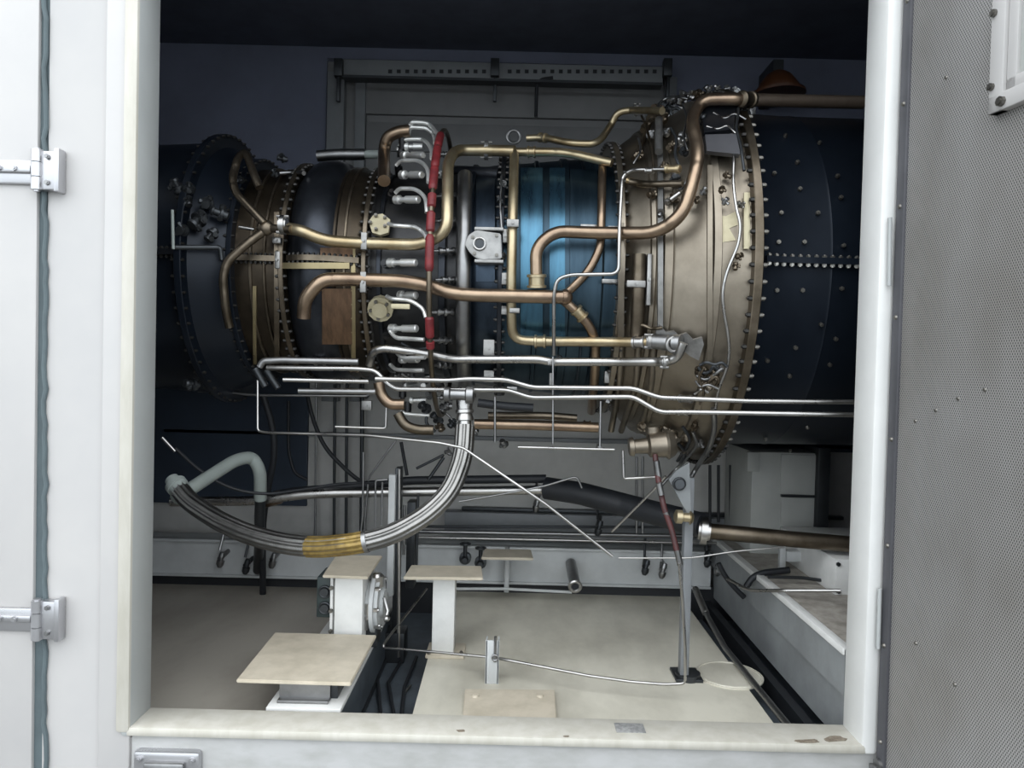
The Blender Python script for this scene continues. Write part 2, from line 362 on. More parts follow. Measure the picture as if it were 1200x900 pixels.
# ================================================================== DOORS
# left leaf, closed over the next bay
xs = P(48, 450, 2.54).x
bm = nbm(); box(bm, (-2.6, -.012, -.72), (xs - .012, .03, 3.1), .006); door1 = struct('door_1', bm, 'white', 'closed white door leaf at the left edge')
bm = nbm(); box(bm, (xs - .02, .002, -.9), (xs + .03, .03, 3.1)); struct('trim_15', bm, 'gap', 'dark rubber seal beside the closed leaf')
bm = nbm()
seal = [P(50 + random.uniform(-1.5, 2.5), y, 2.53) for y in range(-20, 915, 14)]
tube(bm, [p + Vector((.004, .004, 0)) for p in seal], .008, 8); struct('trim_16', bm, 'gap', 'torn edge of the rubber seal')
def hinge(py, label, tilt):
    D = 2.525; c = P(53, py, D)
    h_ = thing('door_hinge', label, 'hinge', (c.x, c.y, c.z), 'hinges of the closed white leaf')
    sc = D / F
    bm = nbm(); box(bm, (c.x - 60 * sc, c.y - .012, c.z - 16 * sc), (c.x - 12 * sc, c.y + .0, c.z + 12 * sc), .006)
    box(bm, (c.x - 60 * sc, c.y - .026, c.z - 4 * sc), (c.x - 12 * sc, c.y - .008, c.z + 5 * sc), .006)
    for dx in (-48, -30): hexb(bm, (c.x + dx * sc, c.y - .026, c.z + 1 * sc), (0, -1, 0), .011, .007)
    obj('strap', bm, 'chrome', h_)
    bm = nbm()
    for a, b in ((-23, -9), (-8, 8), (9, 23)): cyl(bm, (c.x - 5 * sc, c.y - .02, c.z + a * sc), (c.x - 5 * sc, c.y - .02, c.z + b * sc), 6.5 * sc, 16)
    cyl(bm, (c.x - 5 * sc, c.y - .02, c.z - 25 * sc), (c.x - 5 * sc, c.y - .02, c.z + 25 * sc), 3.5 * sc, 12)
    obj('knuckle', bm, 'chrome', h_)
    bm = nbm(); box(bm, (c.x - 2 * sc, c.y - .024, c.z - 23 * sc), (c.x + 19 * sc, c.y + .012, c.z + 22 * sc), .005)
    box(bm, (c.x + 16 * sc, c.y - .03, c.z - 25 * sc), (c.x + 22 * sc, c.y + .012, c.z + 25 * sc), .004)
    obj('leaf_plate', bm, 'chrome', h_)
    for dz in (-15, 15):
        bm = nbm(); hexb(bm, (c.x + 8 * sc, c.y - .024, c.z + dz * sc), (0, -1, 0), .009, .008); obj('bolt', bm, 'dullsilver', h_)
hinge(201, 'upper bright metal hinge on the closed white door leaf', 0)
hinge(724, 'lower bright metal hinge on the closed white door leaf', 1)
# latch below the sill
c = P(196, 893, 2.52); la = thing('paddle_latch', 'bright metal paddle latch on the white panel below the door sill', 'latch', (c.x, c.y, c.z))
bm = nbm(); box(bm, (c.x - .115, c.y - .012, c.z - .075), (c.x + .115, c.y + .03, c.z + .04), .014); obj('dish', bm, 'chrome', la)
bm = nbm(); box(bm, (c.x - .07, c.y - .034, c.z - .05), (c.x + .07, c.y - .01, c.z + .012), .01); obj('paddle', bm, 'dullsilver', la)
for s in (-1, 1):
    bm = nbm(); hexb(bm, (c.x + s * .092, c.y - .012, c.z + .015), (0, -1, 0), .011, .01, 10); obj('bolt', bm, 'chrome', la)
# right leaf, swung out
hx = XR + .066; hy = -.03
ang = math.radians(-81)
d2 = bpy.data.objects.new('door_2', None); COL.objects.link(d2); d2.location = (hx, hy, 0); d2.rotation_euler = (0, 0, ang); d2['kind'] = 'structure'; d2['label'] = 'grey perforated inner face of the open door leaf'
def dpart(name, bm, ma, parent=d2, label=None): return obj(name, bm, ma, parent, label)
d2['_loc'] = (0, 0, 0)
bm = nbm(); box(bm, (0.0, -.0, -.75), (1.25, .06, 3.0), .004); dpart('door_leaf', bm, 'white', label='white outer shell')
bm = nbm(); box(bm, (.035, -.012, -.72), (1.22, .0, 2.97)); dpart('perforated_liner', bm, 'perf', label='grey perforated metal liner')
bm = nbm(); box(bm, (.0, -.022, -.75), (.04, -.0, 3.0), .003); dpart('edge_strip', bm, 'greyplate', label='dark edge strip with rivets')
for z in [2.52, 2.18, 1.84, 1.47, 1.06, .7, .36, .03, -.3]:
    bm = nbm(); cyl(bm, (.02, -.021, z), (.02, -.028, z), .009, 12, .005); dpart('rivet', bm, 'boltm')
for (x, z) in ((.12, 1.13), (.21, 1.17), (.30, 1.21), (.40, 1.24), (.16, .42), (.33, .36), (.2, 2.2), (.3, -.1)):
    bm = nbm(); cyl(bm, (x, -.011, z), (x, -.016, z), .007, 12, .004); dpart('rivet', bm, 'boltm')
# window
w0, wz0, wz1 = .402, 2.015, 2.85
bm = nbm()
box(bm, (w0, -.04, wz0), (1.1, -.01, wz0 + .05), .004); box(bm, (w0, -.04, wz0), (w0 + .05, -.01, wz1), .004); box(bm, (1.05, -.04, wz0), (1.1, -.01, wz1), .004); box(bm, (w0, -.04, wz1 - .05), (1.1, -.01, wz1), .004)
box(bm, (w0 + .05, -.03, wz0 + .05), (w0 + .085, -.012, wz1 - .05), .004); box(bm, (w0 + .05, -.03, wz0 + .05), (1.05, -.012, wz0 + .085), .004)
wf = dpart('window_frame', bm, 'white', label='white window frame')
bm = nbm(); box(bm, (w0 + .06, -.02, wz0 + .06), (1.04, -.013, wz1 - .06)); dpart('pane', bm, 'pane', wf, 'pale window pane')
for z in (wz0 + .28, wz0 + .075):
    bm = nbm(); hexb(bm, (w0 + .012, -.04, z), (0, -1, 0), .011, .008, 8); dpart('bolt', bm, 'boltm', wf)
bm = nbm(); hexb(bm, (w0 + .05, -.04, wz0 + .022), (0, -1, 0), .014, .01, 8); dpart('bolt', bm, 'boltm', wf)
bm = nbm(); cyl(bm, (.02, -.035, -.045), (.02, .0, -.045), .018, 12); box(bm, (.0, -.05, -.075), (.05, -.0, -.05), .004); dpart('door_catch', bm, 'dullsilver')
# long hinge rod clip on the right jamb
bm = nbm(); p0, p1 = P(1043, 255, 2.5), P(1042, 335, 2.5); cyl(bm, p0, p1, .007, 10); cyl(bm, P(1031, 690, 2.5), P(1029, 760, 2.5), .007, 10)
struct('trim_17', bm, 'jamb', 'thin hinge rods at the right jamb')
# sticker and chip on the sill
c = P(738, 856, 2.60); bm = nbm(); box(bm, (c.x - .052, c.y - .034, 0.0), (c.x + .052, c.y + .034, .003), .001)
tag(obj('sill_sticker', bm, 'greylabel'), 'small dark grey sticker on the cream door sill', 'sticker')
# ================================================================== THE ENGINE
eng = thing('gas_turbine', 'large gas turbine engine wrapped in brass and steel pipes inside the white enclosure', 'gas turbine', (0, AX.y, fz))
def casing(name, x0, x1, ma, label, extra=None, seg=180):
    pr = [(x0, RAD(x0))] + [(x, r) for x, r in PROF if x0 < x < x1] + [(x1, RAD(x1))]
    if extra: pr = extra
    pr = [(pr[0][0], pr[0][1] * .3)] + pr + [(pr[-1][0], pr[-1][1] * .3)]
    bm = nbm(); lathe_x(bm, pr, seg); return obj(name, bm, ma, eng, label, smooth=28)
intake = casing('intake_casing', -2.6, -1.24, 'blackcase', 'dark blue black front casing')
comp = casing('compressor_casing', -1.24, -1.0, 'brown', 'heat browned compressor casing')
rear_c = casing('compressor_rear_casing', -.80, -.655, 'brown', 'dark brown casing band', extra=[(-.80, .515), (-.79, .515), (-.78, .522), (-.70, .505), (-.655, .485)])
drum = casing('compressor_drum', -1.0, -.80, 'darkcase', 'rounded dark casing drum', extra=[(-1.0, .49), (-.985, .51), (-.96, .535), (-.92, .548), (-.88, .55), (-.85, .546), (-.82, .535), (-.80, .515)])
comb = casing('combustor_casing', -.655, -.25, 'combust', 'smoky dark combustor casing')
hp = casing('turbine_casing', -.05, .447, 'blue', 'heat blued turbine casing', extra=[(-.06, .56), (-.03, .56), (.0, .555), (.08, .562), (.085, .572), (.10, .572), (.105, .565), (.20, .575), (.205, .585), (.235, .585), (.24, .578), (.34, .59), (.35, .602), (.37, .602), (.38, .596), (.447, .604)])
hpf = casing('turbine_front_casing', -.25, -.06, 'bluedark', 'dark blued turbine front casing', extra=[(-.25, .52), (-.2, .53), (-.08, .55), (-.06, .56)])
mid = casing('turbine_mid_frame', .447, .935, 'tan', 'tan conical turbine frame', extra=[(.447, .62), (.475, .64), (.555, .70), (.56, .712), (.575, .72), (.58, .715), (.60, .735), (.605, .752), (.635, .766), (.64, .755), (.775, .835), (.78, .848), (.805, .858), (.81, .848), (.90, .862), (.935, .868)])
exh = casing('exhaust_casing', .935, 2.5, 'blackcase', 'black exhaust casing', extra=[(.935, .86), (.955, .86), (.965, .835), (1.02, .81), (1.25, .80), (1.26, .803), (1.27, .80), (2.5, .79)])
stuffbm = nbm()
def ring(name, parent, x, r, w, ma, nb, br, sides=(1, -1), bmat=None, individual=0, label=None, hgt=.011):
    bm = nbm(); ri = r - .07
    lathe_x(bm, [(x - w / 2, ri), (x - w / 2, r - .003), (x - w / 2 + .003, r), (x + w / 2 - .003, r), (x + w / 2, r - .003), (x + w / 2, ri)], 180, True)
    fl = obj(name, bm, ma, eng, label, smooth=30)
    for s in sides:
        for k in range(nb):
            t = 2 * PI * (k + .5) / nb
            if math.cos(t) < -.35: continue
            p = Vector((x + s * w / 2, AX.y - (r - br * 1.25) * math.cos(t), AX.z + (r - br * 1.25) * math.sin(t)))
            if individual and s == sides[0] and math.cos(t) > .1 and p.z > .95:
                b_ = nbm(); hexb(b_, p, (s, 0, 0), br, hgt); obj('bolt', b_, bmat or 'boltm', fl)
            else: hexb(stuffbm, p, (s, 0, 0), br, hgt)
    return fl
ring('flange', intake, -1.41, .66, .03, 'blackcase', 60, .007)
ring('flange', intake, -1.24, .55, .022, 'blackcase', 56, .006)
ring('flange', comp, -1.018, .535, .022, 'bronze', 64, .0085)
ring('flange', rear_c, -.66, .525, .022, 'bronze', 64, .008)
ring('flange', hp, -.062, .595, .022, 'darkcase', 66, .0075)
ring('flange', hp, .447, .668, .026, 'tan', 70, .008)
ring('flange', exh, .935, .912, .034, 'bronze', 88, .0095, (1, -1), 'boltm', 1, hgt=.014)
# circumferential bands
def band(name, parent, x, w, r, ma, label=None):
    bm = nbm(); lathe_x(bm, [(x - w / 2, r - .05), (x - w / 2, r - .002), (x - w / 2 + .002, r), (x + w / 2 - .002, r), (x + w / 2, r - .002), (x + w / 2, r - .05)], 160, True); return obj(name, bm, ma, parent, label, smooth=30)
band('band', comp, -1.16, .012, .508, 'bronze'); band('band', comp, -1.10, .010, .504, 'bronze')
band('band', rear_c, -.745, .012, .522, 'bronze')
band('band', comb, -.60, .02, .492, 'darkcase'); band('band', comb, -.32, .03, .515, 'darkcase')
band('band', hp, -.20, .02, .548, 'bluedark'); band('band', hp, .30, .012, .597, 'bluedark')
# horizontal split flanges
def split(parent, x0, x1, ma, rr, n, br, ma_b, off2=0):
    bm = nbm(); ns = 16; xs_ = [x0 + (x1 - x0) * k / ns for k in range(ns + 1)]
    prism(bm, [(x, AX.y - RAD(x) - rr, AX.z - .012) for x in xs_] + [(x, AX.y - RAD(x) + .05, AX.z - .012) for x in xs_[::-1]], (0, 0, 1), .024)
    fl = obj('split_flange', bm, ma, eng)
    for k in range(n):
        x = x0 + (x1 - x0) * (k + .5) / n; r = RAD(x)
        for s in ((1, -1)):
            b_ = nbm() if ma_b == 'boltbright' else stuffbm
            hexb(b_, (x, AX.y - r - rr * .45, AX.z + s * .012), (0, 0, s), br, .009)
            if b_ is not stuffbm: obj('bolt', b_, ma_b if s < 0 else 'boltm', fl)
    return fl
split(comp, -1.225, -1.04, 'bronze', .03, 9, .008, 'boltdark'); split(rear_c, -.99, -.68, 'bronze', .03, 14, .008, 'boltdark')
split(intake, -1.75, -1.43, 'darkcase', .03, 14, .009, 'boltdark')
split(exh, .98, 1.75, 'blackcase', .03, 24, .0095, 'boltbright')
obj('flange_bolts', stuffbm, 'boltdark', eng, 'rows of small flange bolts', 'stuff')
# studs on the exhaust casing
for x, y in ((912, 284), (942, 284), (988, 288), (910, 340), (940, 340), (986, 338), (932, 407), (899, 422), (972, 427), (925, 440), (979, 397), (907, 204), (934, 191), (937, 222), (981, 207), (985, 232), (946, 500), (897, 514), (926, 527), (958, 250), (915, 250), (962, 380), (905, 470), (960, 168), (920, 160)):
    p = SP(x, y, 0); bm = nbm(); hexb(bm, p, SN(p), .009, .01); obj('stud', bm, 'boltm', exh)
# ---------------- plates on the casing
def splate(name, pts, ma, parent=eng, off=.006, th=.012, label=None, bm=None):
    w = [SP(x, y, off) for x, y in pts]; c = sum(w, Vector()) / len(w)
    keep = bm is not None; bm = bm or nbm(); prism(bm, w, SN(c), th)
    return bm if keep else obj(name, bm, ma, parent, label)
def grid_plate(name, x0, y0, x1, y1, ma, parent, off=.004, label=None, th=.01, nx=4, ny=8):    # sheet that follows the casing
    bm = nbm(); V = {}
    for i in range(nx + 1):
        for j in range(ny + 1):
            p = SP(x0 + (x1 - x0) * i / nx, y0 + (y1 - y0) * j / ny, off); V[i, j] = (bm.verts.new(p), bm.verts.new(p + SN(p) * th))
    for i in range(nx):
        for j in range(ny):
            for s in (0, 1): bm.faces.new((V[i, j][s], V[i + 1, j][s], V[i + 1, j + 1][s], V[i, j + 1][s]))
    bd = [(i, 0) for i in range(nx)] + [(nx, j) for j in range(ny)] + [(i, ny) for i in range(nx, 0, -1)] + [(0, j) for j in range(ny, 0, -1)]
    for a, b in zip(bd, bd[1:] + bd[:1]): bm.faces.new((V[a][0], V[b][0], V[b][1], V[a][1]))
    return obj(name, bm, ma, parent, label, smooth=30)
grid_plate('access_plate', 376, 291, 414, 306, 'rustplate', rear_c, label='rust brown plate')
grid_plate('access_plate', 378, 338, 413, 402, 'rustplate', rear_c, label='rust brown plate')
grid_plate('strip', 325, 308, 410, 315, 'gold', rear_c, .02, 'gold coloured strip')
grid_plate('strip', 412, 292, 417, 420, 'gold', rear_c, .004, 'gold coloured strip')
grid_plate('strip', 297, 335, 301, 425, 'gold', comp, .004, 'gold coloured strip', nx=2)
grid_plate('strip', 322, 250, 328, 420, 'bronze', comp, .03, nx=2, ny=12)
grid_plate('strip', 871, 227, 878, 292, 'patch', mid, .02, 'straw coloured strip')
splate('patch', [(838, 252), (850, 254), (862, 248), (864, 264), (854, 268), (862, 282), (848, 284), (842, 287), (838, 276)], 'patch', mid, .002, .006, 'straw coloured patch')
grid_plate('rib', 770, 130, 776, 385, 'bracket', mid, .012, 'pale rib', th=.02, nx=1, ny=16)
grid_plate('rib', 828, 196, 834, 450, 'tan', mid, .004, th=.014, nx=1, ny=16)
# blued casing panels; its cyan highlight is painted as two lighter ones
for x0, x1, y0, y1, mm in ((610, 636, 198, 400, 'bluelight'), (644, 662, 198, 400, 'bluelight'), (558, 580, 210, 330, 'bluedark'), (668, 700, 200, 400, 'blue')):
    grid_plate('panel', x0, y0, x1, y1, mm, hp, .008, th=.006, ny=16)
# flange-like vertical band between hp and mid (bright strip)
grid_plate('strip', 724, 262, 731, 396, 'tan', hp, .08, nx=1, ny=10)
# ---------------- main pipes
def pl(w): return w
pipe('bleed_pipe', [(338, 268, .1), (352, 270, .1), (380, 282, .1), (420, 285, .1), (495, 287, .12), (524, 272, .17), (525, 190, .17), (534, 176, .14), (570, 176, .1), (603, 177, .1)], 6.8, 'brass', eng, fil=22, label='thick straw coloured bleed pipe bending up over the combustor')
pipe('bleed_pipe', [(585, 177), (603, 177), (601, 250), (599, 340), (600, 398), (632, 400), (760, 401)], 5.8, 'brass', eng, off=.085, fil=24, label='straw coloured pipe down the front of the blued casing')
pipe('bleed_pipe', [(603, 178), (640, 178), (665, 179), (717, 191)], 5, 'brass', eng, off=.085, fil=12, label='straw coloured branch across the top')
pipe('bleed_pipe', [(706, 190), (705, 240), (704, 290), (690, 318), (668, 340), (658, 347)], 5, 'copper', eng, off=.06, fil=14, label='brown pipe curving into the fork')
pipe('bleed_pipe', [(356, 373), (357, 350), (376, 328), (400, 327), (470, 329), (500, 334), (530, 344), (557, 346), (660, 348)], 8, 'copper', eng, off=.13, fil=16, label='thick brown pipe along the middle of the engine')
pipe('bleed_pipe', [(655, 347), (670, 360), (690, 380), (698, 400), (697, 440), (693, 482)], 5.6, 'copper', eng, off=.06, fil=12, label='brown pipe curving down from the fork')
pipe('bleed_pipe', [(629, 334), (628, 290), (650, 271), (700, 273), (770, 273), (800, 252), (813, 210), (819, 180), (810, 140), (822, 117), (850, 116), (882, 117)], 7.5, 'copper', eng, off=.11, fil=20, label='thick copper coloured pipe rising to the top right')
pipe('bleed_pipe', [(880, 117), (1012, 120)], 7.3, 'copperdull', eng, D=[3.52, 3.5], label='dull brown pipe end running off to the right')
pipe('bleed_pipe', [(617, 162), (637, 161), (670, 168), (700, 169), (714, 150), (724, 131), (740, 129), (776, 130)], 4, 'brass', eng, off=.12, fil=12, label='slim straw coloured pipe with an S bend at the top')
yj = pipe('fork_pipe', [(310, 262), (276, 226), (272, 210), (279, 184), (288, 178), (296, 200), (304, 220)], 4.6, 'bronze', eng, off=.14, fil=14, label='forked bronze pipe at the compressor')
pipe('fork_pipe', [(308, 272), (290, 285), (266, 306), (261, 325), (264, 362), (269, 384)], 5, 'bronze', eng, off=.12, fil=16, label='lower arm of the forked bronze pipe')
pipe('fork_pipe', [(306, 267), (342, 269)], 5, 'bronze', eng, off=.115)
bm = nbm(); c = SP(311, 267, .12); bmesh.ops.create_icosphere(bm, subdivisions=3, radius=.034, matrix=Matrix.Translation(c) @ Matrix.Diagonal((1.1, .8, 1, 1))); obj('fork_joint', bm, 'bronze', eng, smooth=80)
bm = nbm(); c = SP(661, 348, .09); bmesh.ops.create_icosphere(bm, subdivisions=3, radius=.034, matrix=Matrix.Translation(c) @ Matrix.Diagonal((1.1, .9, 1, 1))); obj('fork_joint', bm, 'copper', eng, smooth=80)
pipe('stub_pipe', [(280, 266), (298, 269)], 2, 'silver', eng, off=.10)
pipe('air_duct', [(450, 212), (450, 175), (454, 160), (468, 154), (480, 153)], 7, 'copper', eng, off=.10, fil=12, label='short brown elbow beside the fuel ring')
pipe('air_duct', [(372, 183), (395, 181), (428, 181)], 6.5, 'dullsilver', eng, D=3.75, label='dull grey duct on top')
pipe('air_duct', [(424, 181), (446, 181)], 5, 'paleduct', eng, D=3.75)
pipe('riser_duct', [(545, 206), (544, 250), (543, 330), (543, 400), (545, 466)], 9, 'dullsilver', eng, off=.045, label='wide dull steel duct behind the pipes')
pipe('oil_pipe', [(433, 428), (436, 412), (448, 408), (485, 412), (532, 421), (632, 421), (646, 424), (780, 424), (794, 419), (801, 402)], 5, 'silver', eng, off=.14, fil=10, label='thick bright steel pipe across the lower engine')
pipe('oil_pipe', [(440, 444), (525, 446), (548, 444), (593, 445), (624, 454), (742, 455), (773, 466), (805, 467), (876, 470), (1000, 471)], 2.8, 'silver', eng, D=[3.02, 3.0, 2.97, 2.9, 2.86], fil=8, label='upper of two long thin steel lines')
pipe('oil_pipe', [(313, 431), (417, 432), (440, 434), (454, 450), (464, 456), (595, 457), (622, 466), (742, 465), (773, 483), (805, 483), (1000, 486)], 2.8, 'silver', eng, D=[3.12, 3.05, 3.0, 2.9, 2.83], fil=8, label='lower of two long thin steel lines')
pipe('oil_pipe', [(304, 430), (308, 423), (330, 422), (420, 424)], 4, 'dullsilver', eng, D=3.14, fil=5, label='short steel pipe at the lower left')
pipe('oil_pipe', [(332, 445), (380, 446), (432, 447)], 2.6, 'silver', eng, D=3.12)
pipe('oil_pipe', [(350, 458), (440, 459)], 3.4, 'dullsilver', eng, D=3.16)
pipe('oil_pipe', [(299, 432), (311, 453)], 4, 'darksteel', eng, D=3.2)
pipe('oil_pipe', [(312, 434), (326, 455)], 4, 'darksteel', eng, D=3.22)
pipe('drain_elbow', [(444, 448), (446, 462), (456, 474), (474, 474)], 6.5, 'copper', eng, D=3.25, fil=10, label='brown elbow under the combustor')
pipe('drain_elbow', [(466, 484), (474, 499), (490, 504), (508, 504)], 6, 'bronze', eng, D=3.35, fil=12)
pipe('drain_elbow', [(572, 487), (640, 487), (676, 490)], 4.5, 'bronze', eng, D=3.5)
pipe('drain_elbow', [(556, 497), (620, 498), (701, 501)], 6, 'copper', eng, D=3.45, label='brown pipe under the blued casing')
pipe('drain_elbow', [(560, 472), (590, 476), (625, 478)], 5, 'black', eng, D=3.4)
pipe('sense_pipe', [(797, 198), (740, 199), (729, 207), (726, 265), (725, 321), (668, 322), (653, 327), (649, 345), (649, 416)], 2.2, 'silver', eng, off=.16, fil=10, label='thin bright steel tube with square bends')
pipe('sense_pipe', [(735, 211), (752, 216), (764, 216)], 4, 'brass', eng, off=.05)
pipe('vent_pipe', [(749, 298), (748, 340), (746, 398)], 8, 'bronze', eng, off=.04, label='short brown upright pipe on the tan frame')
pipe('bracket_pipe', [(393, 500), (452, 502), (453, 470)], 1.5, 'silver', eng, D=3.3, fil=3)
pipe('bracket_pipe', [(648, 418), (648, 520)], 1.3, 'dullsilver', eng, D=3.1)
pipe('bracket_pipe', [(580, 465), (580, 518)], 1.5, 'dullsilver', eng, D=3.2)
pipe('bracket_pipe', [(704, 470), (703, 527)], 1.4, 'dullsilver', eng, D=3.2)
pipe('bracket_pipe', [(607, 524), (720, 527)], 1.7, 'silver', eng, D=3.2)
pipe('bracket_pipe', [(730, 528), (731, 561), (768, 559)], 1.7, 'silver', eng, D=3.15, fil=3)
# reinforcing gutter pipes on the lower tan cone
for x0, x1 in ((722, 716), (742, 728), (760, 752)):
    pipe('frame_rib', [(x0 + 6, 405), (x0 + 4, 450), (x1, 505)], 4, 'tan', eng, off=.01)
# ---------------- couplings, clamps
def coupling(p, q, off, r, ma='brass', name='pipe_coupling', bulge=1.0):
    a, b = SP(*p, off), SP(*q, off); bm = nbm()
    steps(bm, a, b, [(0, r), (.05, r * 1.25), (.22, r * 1.25), (.25, r * 1.02), (.75, r * 1.02), (.78, r * 1.25), (.95, r * 1.25), (1, r)]); return obj(name, bm, ma, eng)
coupling((629, 338), (629, 321), .11, .033, 'brass'); coupling((674, 362), (684, 373), .06, .024); coupling((626, 400), (640, 400), .085, .024)
coupling((618, 178), (628, 178), .085, .021); coupling((632, 161), (640, 162), .12, .018); coupling((742, 401), (757, 401), .085, .022, 'silver'); coupling((683, 499), (692, 500), -.02, .024, 'copper')
coupling((780, 198), (797, 198), .16, .014); coupling((757, 200), (766, 200), .16, .011, 'silver')
coupling((368, 423), (382, 423), .02, .017, 'silver'); coupling((795, 467), (812, 468), .03, .014, 'bracket'); coupling((795, 483), (808, 484), .03, .012, 'silver'); coupling((410, 432), (420, 433), .1, .012, 'brass'); coupling((390, 446), (404, 447), .1, .012, 'dullsilver')
coupling((868, 116), (882, 117), .11, .027, 'bronze')
def flangeplate(x, y0, y1, off, w=.016, ma='bracket', tilt=0):    # V-band/bolted flange seen edge on
    a = SP(x, (y0 + y1) / 2, off); h_ = (y1 - y0) / 2 * SD(x, (y0 + y1) / 2, off) / F; bm = nbm()
    steps(bm, a - Vector((w, 0, 0)), a + Vector((w, 0, 0)), [(0, h_ * .75), (.2, h_ * .75), (.22, h_), (.78, h_), (.8, h_ * .75), (1, h_ * .75)])
    for t in (-.8, .8): cyl(bm, a + Vector((-w * 1.6, -.01, h_ * t)), a + Vector((w * 1.6, -.01, h_ * t)), .006, 8)
    return obj('pipe_flange', bm, ma, eng)
flangeplate(570, 165, 187, .10); flangeplate(332, 252, 275, .115, ma='silver'); flangeplate(746, 121, 136, .12, .01); flangeplate(760, 391, 409, .085, .012); flangeplate(778, 417, 432, .14, .011)
def clampb(x, y, w, h_, off, ma='bracket', th=.03, bolt=True):
    c = SP(x, y, off); D = SD(x, y, off) / F; bm = nbm()
    box(bm, (c.x - w * D / 2, c.y - th / 2, c.z - h_ * D / 2), (c.x + w * D / 2, c.y + th / 2, c.z + h_ * D / 2), .003)
    if bolt: hexb(bm, c + Vector((0, -th / 2, 0)), (0, -1, 0), .007, .008)
    box(bm, (c.x - .006, c.y, c.z - .008), (c.x + .006, AX.y - RAD(c.x) * .95 if abs(c.z - AX.z) < .35 else c.y + .1, c.z + .008))
    return obj('pipe_clamp', bm, ma, eng)
for a in ((427, 283, 7, 20, .12), (426, 331, 7, 24, .15), (592, 277, 6, 16, .06), (592, 327, 8, 14, .05), (592, 364, 9, 10, .05), (573, 408, 13, 20, .05), (573, 441, 12, 14, .05), (601, 262, 14, 9, .11), (603, 364, 12, 6, .11), (325, 282, 10, 7, .07), (326, 305, 6, 20, .04), (646, 425, 9, 6, .15),
          (646, 446, 5, 18, .03), (711, 442, 6, 14, .05), (717, 330, 24, 5, .05), (719, 268, 14, 5, .1), (745, 333, 22, 8, .07), (600, 456, 12, 6, .1), (430, 475, 12, 11, .05), (703, 525, 6, 6, .0), (690, 266, 20, 5, .03),  (760, 328, 5, 60, .02)):
    clampb(*a)
# strap bolted along the combustor flange
# ---------------- fuel ring, sleeves, pigtails, nozzles
XF, RF = -.352, .70
fr = obj('fuel_manifold', lathe_x(nbm(), [(XF + .012 * math.cos(q), RF + .012 * math.sin(q)) for q in [2 * PI * i / 10 for i in range(10)]], 160, True), 'bronze', eng, 'brown fuel ring round the combustor')
def fpt(py):                                          # ring point on the sight row py
    best = None
    for k in range(2400):
        t = -1.3 + 2.75 * k / 2400
        p = Vector((XF, AX.y - RF * math.cos(t), AX.z + RF * math.sin(t))); d = p - CAM; s = d.dot(f_); y = 450 - F * d.dot(Uv) / s
        if best is None or abs(y - py) < best[0]: best = (abs(y - py), t)
    return best[1]
def arc(t0, t1, n=12): return [Vector((XF, AX.y - RF * math.cos(t0 + (t1 - t0) * i / n), AX.z + RF * math.sin(t0 + (t1 - t0) * i / n))) for i in range(n + 1)]
for y0, y1 in ((158, 172), (173, 196), (196, 222), (227, 243), (248, 272), (275, 318), (371, 396), (400, 408)):
    bm = nbm(); w = arc(fpt(y0), fpt(y1)); n = len(w); tube(bm, w, .02, 16, rs=[.012] + [.0185] * (n - 2) + [.012]); obj('sleeve', bm, 'red', fr, 'red sleeve')
def ringpx(t):
    p = Vector((XF, AX.y - RF * math.cos(t), AX.z + RF * math.sin(t))); d = p - CAM; s = d.dot(f_)
    return 600 + F * d.dot(Rv) / s, 450 - F * d.dot(Uv) / s
ro = RF - .50
def pigtail(pts, r=2.4, ma='brightsteel'):
    n = len(pts); w = [(x, y, .10 + (ro - .10) * i / (n - 1)) for i, (x, y) in enumerate(pts)]
    return pipe('fuel_pigtail', w, r, ma, eng, fil=11, seg=10)
for pts in ([(480, 147), (483, 143), (503, 144), (513, 158)], [(479, 158), (480, 149), (500, 150), (509, 158), (510, 168)], [(466, 176), (472, 163), (497, 163), (506, 174), (506, 186)], [(464, 194), (470, 188), (492, 188), (502, 198), (502, 214)],
            [(463, 226), (468, 221), (487, 221), (499, 231), (500, 249)], [(455, 262), (460, 264), (488, 266), (498, 274), (500, 280)], [(453, 347), (458, 350), (482, 352), (496, 362), (499, 372)],
            [(457, 388), (463, 396), (480, 397), (497, 398)], [(457, 427), (463, 433), (480, 434), (496, 434)], [(470, 482), (476, 485), (503, 487)], [(469, 487), (476, 497), (488, 500), (508, 500)], [(461, 408), (470, 420), (498, 419)]):
    pigtail(pts)
def nozzle(x0, x1, y, ma='brightsteel'):
    a, b = SP(x0, y, .06), SP(x1, y, .12); bm = nbm()
    steps(bm, a, b, [(0, .012), (.02, .02), (.2, .02), (.22, .012), (.45, .012), (.47, .0165), (.97, .0165), (1, .012)]); obj('fuel_nozzle', bm, ma, eng)
    bm = nbm(); hexb(bm, SP(x0 - 2, y + 2, .0), SN(a), .019, .05, 10); obj('nozzle_base', bm, 'combust', eng)
for x0, x1, y in ((472, 496, 182), (470, 495, 205), (463, 491, 234), (455, 488, 308), (468, 488, 346), (457, 489, 385), (470, 490, 421), (474, 496, 172), (474, 496, 452), (480, 500, 469)): nozzle(x0, x1, y)
def igniter(x0, x1, y):
    a, b = SP(x1, y, .02), SP(x0, y, .09); bm = nbm()
    steps(bm, a, b, [(0, .016), (.12, .016), (.13, .009), (.28, .009), (.3, .018), (.4, .018), (.42, .01), (.55, .01), (.56, .015), (.68, .015), (.7, .007), (1, .006)], 10); obj('igniter', bm, 'dullsilver', eng)
for y, x0, x1 in ((181, 512, 524), (205, 510, 522), (230, 507, 535), (259, 506, 535), (294, 505, 533), (328, 510, 533), (366, 503, 531), (399, 506, 530), (428, 507, 529), (466, 510, 530), (476, 510, 530)): igniter(x0, x1, y)
